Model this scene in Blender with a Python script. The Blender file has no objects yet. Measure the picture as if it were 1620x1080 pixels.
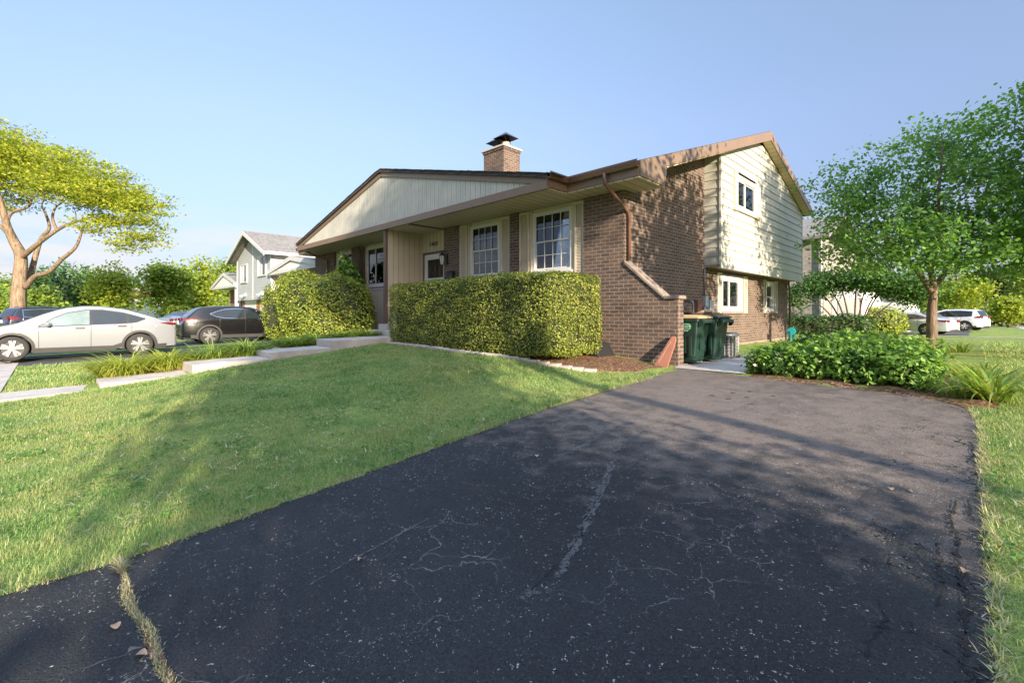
import bpy, math, random
import numpy as np
from mathutils import Vector, Matrix
R = math.radians
rng = np.random.default_rng(7)
random.seed(7)
scene = bpy.context.scene
COL = scene.collection
# ------------------------------------------------------------------ node helpers
class NT:
    def __init__(s, name):
        s.m = bpy.data.materials.new(name); s.m.use_nodes = True
        s.t = s.m.node_tree; s.n = s.t.nodes; s.l = s.t.links
        s.b = s.n['Principled BSDF']; s.out = s.n['Material Output']
    def node(s, typ, **kw):
        n = s.n.new(typ)
        for k, v in kw.items(): setattr(n, k, v)
        return n
    def put(s, sock, v):
        if isinstance(v, bpy.types.NodeSocket): s.l.new(v, sock)
        elif v is not None:
            if isinstance(v, (tuple, list)) and len(v) == 3 and sock.type == 'RGBA': v = (*v, 1)
            sock.default_value = v
    def coord(s, which='Object'): return s.node('ShaderNodeTexCoord').outputs[which]
    def uv(s): return s.node('ShaderNodeTexCoord').outputs['UV']
    def mapping(s, v, scale=(1,1,1), loc=(0,0,0), rot=(0,0,0)):
        n = s.node('ShaderNodeMapping'); s.put(n.inputs[0], v)
        n.inputs['Scale'].default_value = scale; n.inputs['Location'].default_value = loc; n.inputs['Rotation'].default_value = rot
        return n.outputs[0]
    def noise(s, v, scale, detail=4, rough=.55, dist=0, out='Fac'):
        n = s.node('ShaderNodeTexNoise'); s.put(n.inputs['Vector'], v)
        n.inputs['Scale'].default_value = scale; n.inputs['Detail'].default_value = detail
        n.inputs['Roughness'].default_value = rough; n.inputs['Distortion'].default_value = dist
        return n.outputs[out]
    def voro(s, v, scale, feature='F1', out='Distance'):
        n = s.node('ShaderNodeTexVoronoi', feature=feature); s.put(n.inputs['Vector'], v)
        n.inputs['Scale'].default_value = scale
        return n.outputs[out]
    def ramp(s, f, pts, interp='LINEAR'):
        n = s.node('ShaderNodeValToRGB'); s.put(n.inputs[0], f); cr = n.color_ramp; cr.interpolation = interp
        while len(cr.elements) < len(pts): cr.elements.new(.5)
        for e, (p, c) in zip(cr.elements, pts):
            e.position = p; e.color = (c, c, c, 1) if isinstance(c, (int, float)) else (*c, 1)
        return n.outputs[0]
    def mix(s, f, a, b, blend='MIX'):
        n = s.node('ShaderNodeMix', data_type='RGBA', blend_type=blend)
        s.put(n.inputs[0], f); s.put(n.inputs[6], a); s.put(n.inputs[7], b)
        return n.outputs[2]
    def math(s, op, a, b=0.0, c=None, clamp=False):
        n = s.node('ShaderNodeMath', operation=op, use_clamp=clamp); s.put(n.inputs[0], a); s.put(n.inputs[1], b)
        if c is not None: s.put(n.inputs[2], c)
        return n.outputs[0]
    def sep(s, v):
        n = s.node('ShaderNodeSeparateXYZ'); s.put(n.inputs[0], v); return n.outputs
    def comb(s, x, y, z=0.0):
        n = s.node('ShaderNodeCombineXYZ'); s.put(n.inputs[0], x); s.put(n.inputs[1], y); s.put(n.inputs[2], z); return n.outputs[0]
    def bump(s, h, strength=.3, dist=.01, normal=None):
        n = s.node('ShaderNodeBump'); s.put(n.inputs['Height'], h)
        n.inputs['Strength'].default_value = strength; n.inputs['Distance'].default_value = dist
        if normal is not None: s.put(n.inputs['Normal'], normal)
        return n.outputs[0]
    def set(s, col=None, rough=None, normal=None, metal=None, spec=None, coat=None):
        b = s.b
        if col is not None: s.put(b.inputs['Base Color'], col)
        if rough is not None: s.put(b.inputs['Roughness'], rough)
        if normal is not None: s.put(b.inputs['Normal'], normal)
        if metal is not None: s.put(b.inputs['Metallic'], metal)
        if spec is not None: s.put(b.inputs['Specular IOR Level'], spec)
        if coat is not None: s.put(b.inputs['Coat Weight'], coat); s.b.inputs['Coat Roughness'].default_value = .03
        return s.m
def plain(name, col, rough=.6, metal=0, spec=.5, var=.12, vscale=3, bump=0, bscale=60, coat=None, dirt=None):
    t = NT(name); c = t.coord()
    n = t.noise(c, vscale, 5, .6)
    dk = tuple(x*(1-var) for x in col); lt = tuple(min(1, x*(1+var)) for x in col)
    cc = t.ramp(n, [(.3, dk), (.7, lt)])
    if dirt: cc = t.mix(t.math('MULTIPLY', t.ramp(t.noise(c, 1.3, 6, .65), [(.45, 0), (.75, 1)]), .55), cc, dirt)
    nm = t.bump(t.noise(c, bscale, 3), bump, .01) if bump else None
    return t.set(cc, t.ramp(t.noise(c, vscale*2.3, 3), [(.3, max(0, rough-.06)), (.7, min(1, rough+.06))]), nm, metal, spec, coat)

def brick_mat(name, c1, c2, mortar, bw=.25, bh=.085, mort=.011, rough=.85, face=.9, bstr=.9):
    t = NT(name); u = t.uv()
    wob = t.mix(.012, u, t.noise(u, 5, 3, out='Color'), 'LINEAR_LIGHT')
    b = t.node('ShaderNodeTexBrick'); t.put(b.inputs['Vector'], wob)
    b.offset = .5; b.inputs['Scale'].default_value = 1; b.inputs['Brick Width'].default_value = bw; b.inputs['Row Height'].default_value = bh
    b.inputs['Mortar Size'].default_value = mort; b.inputs['Mortar Smooth'].default_value = .35; b.inputs['Bias'].default_value = 0
    b.inputs['Color1'].default_value = (*c1, 1); b.inputs['Color2'].default_value = (*c2, 1); b.inputs['Mortar'].default_value = (*mortar, 1)
    rag = t.noise(t.mapping(u, (28, 75, 28)), 1.0, 4, .7)
    blotch = t.noise(u, 2.2, 5, .6)
    col = t.mix(1, b.outputs['Color'], t.ramp(rag, [(.28, .62), (.72, 1.38)]), 'MULTIPLY')
    col = t.mix(1, col, t.ramp(blotch, [(.3, .82), (.7, 1.15)]), 'MULTIPLY')
    inv = t.math('SUBTRACT', 1.0, b.outputs['Fac'])
    h = t.math('ADD', t.math('MULTIPLY', inv, 1.0), t.math('MULTIPLY', t.math('MULTIPLY', rag, inv), face))
    return t.set(col, rough, t.bump(h, bstr, .014), spec=.25)

def leaf_mat(name, c1, c2, trans=.35, c3=None, rough=.5, spec=.25, tt=(1.4, 1.4, .75)):
    t = NT(name)
    r = t.node('ShaderNodeNewGeometry').outputs['Random Per Island']
    pts = [(.1, c1), (.9, c2)] if c3 is None else [(.05, c1), (.75, c2), (1, c3)]
    col = t.ramp(r, pts)
    t.set(col, rough, spec=spec)
    tr = t.node('ShaderNodeBsdfTranslucent'); t.put(tr.inputs[0], t.mix(1, col, tt, 'MULTIPLY'))
    mx = t.node('ShaderNodeMixShader'); mx.inputs[0].default_value = trans
    t.l.new(t.b.outputs[0], mx.inputs[1]); t.l.new(tr.outputs[0], mx.inputs[2]); t.l.new(mx.outputs[0], t.out.inputs[0])
    return t.m
def bark_mat(name, c1, c2, sc=9):
    t = NT(name); c = t.mapping(t.coord(), (1, 1, .22))
    n = t.noise(c, sc, 6, .65, .4)
    n2 = t.noise(t.coord(), 1.5, 3)
    return t.set(t.mix(t.ramp(n2, [(.35, 0), (.65, .35)]), t.ramp(n, [(.32, c1), (.68, c2)]), c1), .9, t.bump(n, 1, .06), spec=.15)
def glass_mat(name, tint=(.93, .95, .95), alpha=.55):
    t = NT(name)
    tr = t.node('ShaderNodeBsdfTransparent'); t.put(tr.inputs[0], tint)
    gl = t.node('ShaderNodeBsdfGlossy'); gl.inputs['Roughness'].default_value = .015; t.put(gl.inputs[0], (.95, .97, 1))
    fr = t.node('ShaderNodeFresnel'); fr.inputs[0].default_value = 1.55
    f = t.math('ADD', t.math('MULTIPLY', fr.outputs[0], 1.1), .03, clamp=True)
    wav = t.bump(t.noise(t.coord(), 1.2, 1), .02, .02); t.put(gl.inputs['Normal'], wav)
    mx = t.node('ShaderNodeMixShader'); t.put(mx.inputs[0], f)
    t.l.new(tr.outputs[0], mx.inputs[1]); t.l.new(gl.outputs[0], mx.inputs[2]); t.l.new(mx.outputs[0], t.out.inputs[0])
    return t.m
def dark_glass(name, col=(.012, .016, .02), rough=.03):
    return plain(name, col, rough, 0, 1.0, .1)
# ------------------------------------------------------------------ mesh helpers
def smoothstep(a, b, x):
    t = np.clip((np.asarray(x, float)-a)/(b-a), 0, 1); return t*t*(3-2*t)
def link(o, parent=None):
    COL.objects.link(o)
    if parent is not None: o.parent = parent
    return o
def np_mesh(name, V, F, mat, parent=None, smooth=False):
    """V (n,3), F (m,k) of a constant k"""
    V = np.asarray(V, np.float32); F = np.asarray(F, np.int32)
    me = bpy.data.meshes.new(name); m, k = F.shape
    me.vertices.add(len(V)); me.vertices.foreach_set('co', V.ravel())
    me.loops.add(m*k); me.loops.foreach_set('vertex_index', F.ravel())
    me.polygons.add(m); me.polygons.foreach_set('loop_start', np.arange(0, m*k, k, dtype=np.int32))
    if smooth: me.polygons.foreach_set('use_smooth', np.ones(m, bool))
    me.update(calc_edges=True)
    me.materials.append(mat)
    return link(bpy.data.objects.new(name, me), parent)
class MB:
    def __init__(s): s.v = []; s.f = []
    def add(s, vs, fs):
        k = len(s.v); s.v += [tuple(map(float, v)) for v in vs]; s.f += [tuple(i+k for i in f) for f in fs]; return s
    def box(s, x0, y0, z0, x1, y1, z1):
        x0, x1 = min(x0, x1), max(x0, x1); y0, y1 = min(y0, y1), max(y0, y1); z0, z1 = min(z0, z1), max(z0, z1)
        return s.add([(x0,y0,z0),(x1,y0,z0),(x1,y1,z0),(x0,y1,z0),(x0,y0,z1),(x1,y0,z1),(x1,y1,z1),(x0,y1,z1)],
                     [(0,3,2,1),(4,5,6,7),(0,1,5,4),(1,2,6,5),(2,3,7,6),(3,0,4,7)])
    def prism(s, pts, axis, a, b):
        """extrude a polygon along axis; pts are the other two coords in xyz order"""
        n = len(pts)
        def p(q, w):
            return (w, q[0], q[1]) if axis == 'x' else (q[0], w, q[1]) if axis == 'y' else (q[0], q[1], w)
        vs = [p(q, a) for q in pts]+[p(q, b) for q in pts]
        fs = [tuple(range(n))[::-1], tuple(range(n, 2*n))]+[(i, (i+1) % n, n+(i+1) % n, n+i) for i in range(n)]
        return s.add(vs, fs)
    def quad(s, *p): return s.add(p, [tuple(range(len(p)))])
    def tube(s, pts, rad, n=8, cap=True, sx=1.0):
        pts = [Vector(p) for p in pts]; m = len(pts)
        rr = rad if isinstance(rad, (list, tuple, np.ndarray)) else [rad]*m
        t0 = (pts[1]-pts[0]).normalized()
        up = Vector((0, 0, 1)) if abs(t0.z) < .9 else Vector((1, 0, 0))
        a = t0.cross(up).normalized(); vs = []; fs = []
        for i, p in enumerate(pts):
            t = (pts[min(i+1, m-1)]-pts[max(i-1, 0)]).normalized()
            a = (a-t*a.dot(t))
            a = a.normalized() if a.length > 1e-6 else t.orthogonal().normalized()
            b = t.cross(a)
            for j in range(n):
                w = 2*math.pi*j/n; vs.append(p+a*math.cos(w)*rr[i]*sx+b*math.sin(w)*rr[i])
        for i in range(m-1):
            for j in range(n):
                fs.append((i*n+j, i*n+(j+1) % n, (i+1)*n+(j+1) % n, (i+1)*n+j))
        if cap: fs += [tuple(range(n))[::-1], tuple(range((m-1)*n, m*n))]
        return s.add(vs, fs)
    def lathe(s, prof, c=(0, 0, 0), n=24, axis='z'):
        vs = []; fs = []
        for (r, h) in prof:
            for j in range(n):
                w = 2*math.pi*j/n; q = (r*math.cos(w), r*math.sin(w), h)
                if axis == 'y': q = (q[0], q[2], q[1])
                vs.append((q[0]+c[0], q[1]+c[1], q[2]+c[2]))
        for i in range(len(prof)-1):
            for j in range(n):
                f = (i*n+j, i*n+(j+1) % n, (i+1)*n+(j+1) % n, (i+1)*n+j); fs.append(f if axis == 'z' else f[::-1])
        return s.add(vs, fs)
    def pieces(s):
        """connected pieces as separate builders"""
        p = list(range(len(s.v)))
        def find(i):
            while p[i] != i: p[i] = p[p[i]]; i = p[i]
            return i
        for f in s.f:
            for i in f[1:]: p[find(i)] = find(f[0])
        out = {}
        for f in s.f: out.setdefault(find(f[0]), []).append(f)
        res = []
        for fs in out.values():
            ids = sorted({i for f in fs for i in f}); mp = {i: k for k, i in enumerate(ids)}
            m = MB(); m.v = [s.v[i] for i in ids]; m.f = [tuple(mp[i] for i in f) for f in fs]; res.append(m)
        return res
    def build(s, name, mat, parent=None, smooth=False, bevel=0, tag=None):
        me = bpy.data.meshes.new(name); me.from_pydata(s.v, [], s.f); me.update()
        me.materials.append(mat)
        uvl = me.uv_layers.new(name='UVMap')
        nl = len(me.loops); co = np.empty(len(me.vertices)*3, np.float32); me.vertices.foreach_get('co', co); co = co.reshape(-1, 3)
        li = np.empty(nl, np.int32); me.loops.foreach_get('vertex_index', li)
        pn = np.empty(len(me.polygons)*3, np.float32); me.polygons.foreach_get('normal', pn); pn = np.abs(pn.reshape(-1, 3))
        lt = np.empty(len(me.polygons), np.int32); me.polygons.foreach_get('loop_total', lt)
        ln = np.repeat(pn, lt, 0); c = co[li]; ax = ln.argmax(1)
        u = np.where(ax == 0, c[:, 1], c[:, 0]); v = np.where(ax == 2, c[:, 1], c[:, 2])
        uvl.data.foreach_set('uv', np.stack([u, v], 1).astype(np.float32).ravel())
        if smooth: me.polygons.foreach_set('use_smooth', np.ones(len(me.polygons), bool))
        o = link(bpy.data.objects.new(name, me), parent)
        if bevel:
            b = o.modifiers.new('bevel', 'BEVEL'); b.width = bevel; b.segments = 2; b.limit_method = 'ANGLE'; b.angle_limit = R(40)
        return o
def empty(name, loc=(0, 0, 0), rz=0.0):
    o = bpy.data.objects.new(name, None); o.location = loc; o.rotation_euler = (0, 0, rz); o.empty_display_size = .2
    return link(o)
def tag(o, label, cat, group=None, kind=None):
    o['label'] = label; o['category'] = cat
    if group: o['group'] = group
    if kind: o['kind'] = kind
    return o
def struct(o, kind='structure', label=None, cat=None):
    o['kind'] = kind
    if label: o['label'] = label
    if cat: o['category'] = cat
    return o
def text_mesh(s, size, depth=.004, bold=0.0):
    """mesh data verts/faces of a word in the built-in font, in the xy plane, centred"""
    cu = bpy.data.curves.new('txt', 'FONT'); cu.body = s; cu.size = size; cu.extrude = depth; cu.offset = bold; cu.align_x = 'CENTER'; cu.align_y = 'CENTER'
    ob = bpy.data.objects.new('txt', cu); COL.objects.link(ob)
    dg = bpy.context.evaluated_depsgraph_get(); me = ob.evaluated_get(dg).to_mesh()
    vs = [tuple(v.co) for v in me.vertices]; fs = [tuple(p.vertices) for p in me.polygons]
    ob.evaluated_get(dg).to_mesh_clear(); bpy.data.objects.remove(ob); bpy.data.curves.remove(cu)
    return vs, fs
# ------------------------------------------------------------------ terrain
def zg(x, y):
    x = np.asarray(x, float); y = np.asarray(y, float)
    b = .043*np.clip(y, -3, 9)
    b = np.where(y > 10, .387-.0115*np.clip(y-10, 0, 130), b)
    w = smoothstep(-4.1, -7.2, x)
    yc = np.clip(y, 0, 7)
    lawn = b+.04*yc*w+.016*yc*smoothstep(-7, -11, x)
    left = .0+.02*np.clip(y, -3, 12)
    k = smoothstep(-12.6, -17.8, x)*(1-smoothstep(20, 40, y))
    return lawn*(1-k)+left*k
def zgf(x, y): return float(zg(x, y))
DL = [(-14, -3.7), (-.9, -3.62), (-.19, -3.57), (.31, -3.49), (.8, -3.53), (1.66, -3.61), (2.78, -3.76), (4.6, -3.98), (6.02, -4.0), (7.3, -3.96), (8.62, -4.02)]
DR = [(-14, .02), (2.4, .05), (4.7, .05), (6.2, .04), (7.0, .02), (7.6, -.06), (7.95, -.3), (8.15, -.75), (8.35, -1.4), (8.42, -2.0), (8.62, -4.0)]
def dl(y): return np.interp(y, [p[0] for p in DL], [p[1] for p in DL])
def dr(y): return np.interp(y, [p[0] for p in DR], [p[1] for p in DR])
def in_drive(x, y, m=0.0): return (y < 8.6) & (x > dl(y)-m) & (x < dr(y)+m)
SUN_E = 3.2; SKY_S = .15; EXPO = 2.0; CLOUD = (1.52, 1.54, 1.60, 1); SKY_RAMP = [(0, (.20, .185, .235, 1)), (.10, (.255, .232, .285, 1)), (.35, (.53, .455, .47, 1)), (.58, (.70, .62, .575, 1)), (.85, (2.8, 2.4, 2.1, 1)), (1, (3.4, 2.9, 2.5, 1))]  # sky ramp by height; unseen zenith brightened as added fill light
# ------------------------------------------------------------------ materials
M = {}
M['brick'] = brick_mat('brown_brick', (.150, .100, .079), (.086, .063, .053), (.32, .255, .205), mort=.0085, bw=.235, bh=.08, bstr=1)
M['brick_light'] = brick_mat('painted_brick', (.34, .31, .28), (.27, .245, .225), (.30, .27, .25))
M['brick_red'] = brick_mat('red_brick', (.34, .12, .07), (.22, .08, .05), (.42, .36, .30))
M['concrete'] = plain('concrete', (.46, .41, .36), .9, 0, .2, .14, 2.5, .4, 90, dirt=(.25, .22, .19))
M['coping'] = plain('coping_stone', (.235, .19, .155), .95, 0, .2, .22, 9, .8, 70, dirt=(.12, .10, .085))
M['edging'] = plain('edging_stone', (.40, .36, .32), .95, 0, .2, .22, 6, .6, 50, dirt=(.26, .2, .16))
M['brown'] = plain('brown_metal', (.19, .128, .088), .42, 0, .5, .06, 2)
M['brown_gutter'] = plain('brown_gutter_paint', (.150, .075, .05), .24, 0, .6, .05, 2)
M['post'] = plain('brown_post', (.12, .075, .06), .6)
M['white'] = plain('white_trim', (.55, .55, .545), .45, 0, .5, .04, 2)
M['beige'] = plain('beige_trim', (.50, .435, .34), .6, 0, .4, .05, 2)
M['cream_panel'] = plain('cream_panel', (.47, .41, .30), .6, 0, .35, .05, 1.5)
M['dark_in'] = plain('room_dark', (.035, .03, .028), .9)
M['curtain'] = plain('curtain_cloth', (.38, .29, .21), .9, 0, .1, .18, 2)
M['blind'] = plain('blind_slats', (.12, .12, .115), .6)
M['sheer'] = plain('pale_blind', (.62, .62, .60), .8)
M['glass'] = glass_mat('window_glass')
M['black_metal'] = plain('black_metal', (.02, .02, .02), .4)
M['black_plastic'] = plain('black_plastic', (.02, .02, .022), .35, bump=.1)
M['rubber'] = plain('rubber', (.028, .027, .026), .85)
M['steel'] = plain('galvanised_steel', (.20, .21, .22), .35, .8)
M['grey_box'] = plain('grey_utility_paint', (.30, .32, .33), .5)
M['rust'] = plain('rusty_panel', (.17, .075, .045), .8, var=.3, vscale=8)
M['clay'] = plain('clay_flue', (.42, .30, .24), .9)
M['lamp_glass'] = plain('frosted_lamp_glass', (.5, .5, .47), .2)
M['red_wood'] = plain('red_stained_board', (.29, .115, .075), .75, var=.15, vscale=4, bump=.3)
M['pale_mark'] = plain('pale_lettering', (.6, .45, .38), .8)
M['green_bin'] = plain('dark_green_plastic', (.008, .028, .020), .38, var=.12, bump=.15, bscale=200)
M['tan_lid'] = plain('tan_plastic_lid', (.47, .33, .17), .5, var=.1)
M['decal_green'] = plain('decal_green', (.03, .16, .07), .5)
M['decal_ring'] = plain('decal_ring', (.20, .55, .25), .5)
M['decal_white'] = plain('decal_white', (.8, .8, .8), .5)
M['teal'] = plain('teal_plastic', (.02, .28, .32), .45)
def siding_mat(name, col, pitch, depth=.35, vert=False, shade=.75, lw=.045):
    t = NT(name); u = t.sep(t.uv()); a = u[0] if vert else u[1]
    f = t.math('FRACT', t.math('DIVIDE', a, pitch))
    line = t.ramp(f, [(0, .0), (.07, 1), (.94, 1), (1, 0)])
    n = t.noise(t.coord(), 1.7, 5, .6)
    c = t.ramp(n, [(.3, tuple(x*.93 for x in col)), (.7, tuple(min(1, x*1.05) for x in col))])
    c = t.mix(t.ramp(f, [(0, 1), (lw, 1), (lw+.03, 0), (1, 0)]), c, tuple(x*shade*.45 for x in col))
    return t.set(c, .55, t.bump(line, depth, .012), spec=.35)
M['soffit'] = siding_mat('soffit_panel', (.50, .43, .31), .24, vert=True, lw=.09)
M['soffit_side'] = siding_mat('soffit_panel_side', (.58, .46, .27), .24)
M['porch_gable'] = plain('grey_beige_boards', (.45, .435, .385), .55, var=.10, vscale=1.6, dirt=(.34, .34, .32))
M['siding_cream'] = plain('cream_lap_siding', (.42, .415, .36), .55, var=.07, vscale=1.1, dirt=(.36, .34, .28))
M['siding_blue'] = siding_mat('blue_grey_lap_siding', (.40, .425, .45), .16)
M['siding_white'] = siding_mat('white_lap_siding', (.74, .74, .72), .18)
M['garage'] = siding_mat('garage_panel', (.72, .72, .70), .52)
def shingle_mat(name, col):
    t = NT(name); c = t.coord(); b = t.node('ShaderNodeTexBrick'); t.put(b.inputs['Vector'], t.uv())
    b.inputs['Scale'].default_value = 1; b.inputs['Brick Width'].default_value = .3; b.inputs['Row Height'].default_value = .13; b.inputs['Mortar Size'].default_value = .008
    b.inputs['Color1'].default_value = (*col, 1); b.inputs['Color2'].default_value = (*[x*.72 for x in col], 1); b.inputs['Mortar'].default_value = (*[x*.35 for x in col], 1)
    cc = t.mix(1, b.outputs[0], t.ramp(t.noise(c, 40, 3), [(.3, .75), (.7, 1.25)]), 'MULTIPLY')
    return t.set(cc, .95, t.bump(b.outputs['Fac'], .6, -.012), spec=.2)
M['shingle_dark'] = shingle_mat('dark_shingle', (.075, .065, .06))
M['shingle_tan'] = shingle_mat('tan_shingle', (.25, .235, .22))
M['shingle_red'] = shingle_mat('red_shingle', (.36, .07, .06))
# foliage
M['maple'] = leaf_mat('maple_leaf', (.085, .19, .045), (.19, .34, .075), .45)
M['locust'] = leaf_mat('locust_leaf', (.22, .285, .035), (.41, .42, .045), .4)
M['yew'] = leaf_mat('yew_leaf', (.09, .145, .022), (.29, .335, .04), .28, (.42, .43, .07))
M['hedge'] = leaf_mat('hedge_leaf', (.055, .095, .020), (.23, .26, .038), .24, (.40, .38, .07))
M['spruce'] = leaf_mat('dark_evergreen_leaf', (.045, .11, .05), (.10, .19, .06), .25)
M['lime'] = leaf_mat('yellow_green_leaf', (.19, .27, .03), (.33, .37, .045), .36)
M['mid'] = leaf_mat('mid_green_leaf', (.11, .20, .035), (.24, .30, .045), .35)
M['purple'] = leaf_mat('purple_leaf', (.016, .010, .018), (.05, .025, .04), .2)
M['shrub'] = leaf_mat('shrub_leaf', (.085, .18, .032), (.19, .33, .055), .33, (.28, .40, .10))
M['deep'] = leaf_mat('deep_green_leaf', (.04, .10, .025), (.085, .165, .035), .28)
M['lily'] = leaf_mat('lily_blade', (.11, .21, .03), (.27, .36, .06), .35, (.33, .33, .10))
M['lily_lit'] = leaf_mat('sunlit_lily_blade', (.20, .27, .03), (.40, .43, .06), .35, (.40, .38, .10))  # brighter, yellower copy of the lily colour, with sunlight put into it
M['grass'] = leaf_mat('grass_blade', (.12, .23, .055), (.27, .39, .115), .36, (.60, .53, .30), tt=(1.1, 1.2, .9))
def grass_blade_mat():
    m = M['grass']; nt = m.node_tree; t = NT('tmp_unused'); bpy.data.materials.remove(t.m)
    t.m, t.t, t.n, t.l = m, nt, nt.nodes, nt.links; t.b = nt.nodes['Principled BSDF']; t.out = nt.nodes['Material Output']
    src = t.b.inputs['Base Color'].links[0].from_socket; c = t.coord()
    a = t.noise(c, .9, 5, .65); b = t.noise(c, 5.5, 4, .6)
    f = t.math('ADD', t.math('MULTIPLY', a, .6), t.math('MULTIPLY', b, .4))
    warm = t.mix(t.ramp(f, [(.44, 0), (.60, .75)]), src, (.40, .39, .15))
    col = t.mix(t.ramp(f, [(.36, .55), (.47, 0)]), warm, (.075, .17, .045))
    t.put(t.b.inputs['Base Color'], col)
    for n in list(t.n):
        if n.type == 'BSDF_TRANSLUCENT': t.put(n.inputs[0], t.mix(1, col, (1.1, 1.2, .9), 'MULTIPLY'))
grass_blade_mat()
M['dry_grass'] = leaf_mat('dry_grass_blade', (.24, .21, .10), (.56, .50, .32), .25, (.26, .32, .09))
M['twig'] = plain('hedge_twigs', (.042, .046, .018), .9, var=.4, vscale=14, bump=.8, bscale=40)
M['bark_tan'] = bark_mat('tan_bark', (.11, .08, .055), (.36, .265, .185))
M['bark'] = bark_mat('grey_brown_bark', (.10, .075, .055), (.27, .20, .15), 14)
M['bark_dark'] = bark_mat('dark_bark', (.06, .045, .035), (.15, .11, .08))
M['dead_leaf'] = plain('dead_leaf', (.34, .22, .14), .8, var=.2, vscale=30)
M['petal'] = plain('pale_petals', (.7, .55, .55), .7)
# ground
def ground_mat():
    t = NT('lawn_soil'); c = t.coord()
    a = t.noise(c, .35, 6, .6); b = t.noise(c, 3.5, 6, .65); d = t.noise(c, 45, 3, .6)
    g = t.ramp(b, [(.25, (.080, .155, .034)), (.5, (.15, .235, .056)), (.72, (.26, .29, .10))])
    g = t.mix(t.ramp(a, [(.40, 0), (.62, .55)]), g, (.31, .30, .085))
    g = t.mix(1, g, t.ramp(d, [(.3, .55), (.7, 1.4)]), 'MULTIPLY')
    return t.set(g, .95, t.bump(t.math('ADD', d, b), .8, .03), spec=.1)
M['lawn'] = ground_mat()
def mulch_mat():
    t = NT('bark_mulch'); c = t.coord(); v = t.voro(t.mapping(c, (1, 1, .5), rot=(0, 0, .6)), 38, out='Color'); n = t.noise(c, 2.2, 4)
    s = t.sep(v)
    col = t.ramp(s[0], [(.0, (.07, .035, .022)), (.6, (.17, .085, .050)), (1, (.32, .21, .14))])
    col = t.mix(t.ramp(n, [(.5, 0), (.72, .5)]), col, (.10, .12, .035))
    return t.set(col, .95, t.bump(s[1], 1, .03), spec=.1)
M['mulch'] = mulch_mat()
def asphalt_mat():
    t = NT('asphalt'); c = t.coord(); xyz = t.sep(c)
    big = t.noise(c, .55, 5, .6); mid = t.noise(c, 5, 5, .6); fine = t.noise(c, 85, 5, .8)
    base = t.ramp(big, [(.3, (.021, .0215, .0235)), (.7, (.034, .0345, .037))])
    # far half lightened to brown-grey: sunlight painted into the asphalt colour
    sunlit = t.math('MULTIPLY', t.ramp(t.math('ADD', t.math('DIVIDE', xyz[1], 9.0), t.math('MULTIPLY', t.math('SUBTRACT', mid, .5), .5)), [(.34, 0), (.56, 1)]), t.ramp(t.math('ADD', mid, t.math('MULTIPLY', big, .6)), [(.55, .45), (.88, 1)]))
    base = t.mix(t.math('MULTIPLY', sunlit, .8), base, (.19, .152, .128))
    base = t.mix(1, base, t.ramp(fine, [(.34, .45), (.66, 1.75)]), 'MULTIPLY')
    # pale aggregate specks, in drifts
    vn = t.node('ShaderNodeTexVoronoi'); t.put(vn.inputs['Vector'], t.mix(.04, c, t.noise(c, 30, 2, out='Color'), 'LINEAR_LIGHT')); vn.inputs['Scale'].default_value = 62
    cs = t.sep(vn.outputs['Color'])
    drift = t.ramp(t.noise(t.mapping(c, (1, .55, 1), rot=(0, 0, .5)), 2.6, 5, .65), [(.39, .03), (.69, .62)])
    near = t.ramp(t.math('DIVIDE', xyz[1], 9.0), [(.0, 1.0), (.40, .85), (.6, .2)])
    on = t.math('LESS_THAN', cs[0], t.math('MULTIPLY', drift, near))
    dot = t.math('LESS_THAN', vn.outputs['Distance'], t.math('MULTIPLY', t.math('ADD', cs[1], .2), .30))
    sp = t.math('MULTIPLY', on, dot)
    base = t.mix(t.math('MULTIPLY', sp, .85), base, t.ramp(cs[2], [(0, (.15, .14, .125)), (.55, (.32, .30, .27)), (1, (.62, .57, .50))]))
    # web of pale hairline cracks
    wc = t.mix(.22, c, t.noise(c, 2.3, 4, .6, out='Color'), 'LINEAR_LIGHT')
    ed = t.voro(wc, 2.3, 'DISTANCE_TO_EDGE')
    br = t.noise(c, 9, 3)
    cl = t.math('MULTIPLY', t.math('LESS_THAN', ed, t.math('MULTIPLY', t.math('SUBTRACT', br, .36), .030)), t.ramp(t.noise(c, 1.05, 3), [(.50, 0), (.60, 1)]))
    cl = t.math('MULTIPLY', cl, t.ramp(t.math('ADD', t.math('DIVIDE', xyz[0], 4.0), 1.0), [(.15, .25), (.35, 1), (.8, 1), (.9, .3)]))
    base = t.mix(t.math('MULTIPLY', cl, .55), base, (.30, .275, .24))
    # dark hairline cracks along the right rim
    ed2 = t.voro(t.mix(.16, c, t.noise(c, 5, 4, .6, out='Color'), 'LINEAR_LIGHT'), 4.2, 'DISTANCE_TO_EDGE')
    rim = t.ramp(t.math('ADD', t.math('DIVIDE', xyz[0], 4.0), 1.0), [(.76, 0), (.93, 1)])
    dk = t.math('MULTIPLY', t.math('LESS_THAN', ed2, .016), t.math('MULTIPLY', rim, t.ramp(t.noise(c, 2.0, 3), [(.50, 0), (.58, 1)])))
    base = t.mix(dk, base, (.006, .006, .006))
    h = t.math('ADD', t.math('MULTIPLY', fine, .8), t.math('MULTIPLY', t.voro(c, 110), .9))
    h = t.math('SUBTRACT', h, t.math('MULTIPLY', dk, 3.0))
    return t.set(base, t.ramp(mid, [(.3, .62), (.7, .82)]), t.bump(h, .9, .010), spec=.2)
M['asphalt'] = asphalt_mat()
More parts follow.
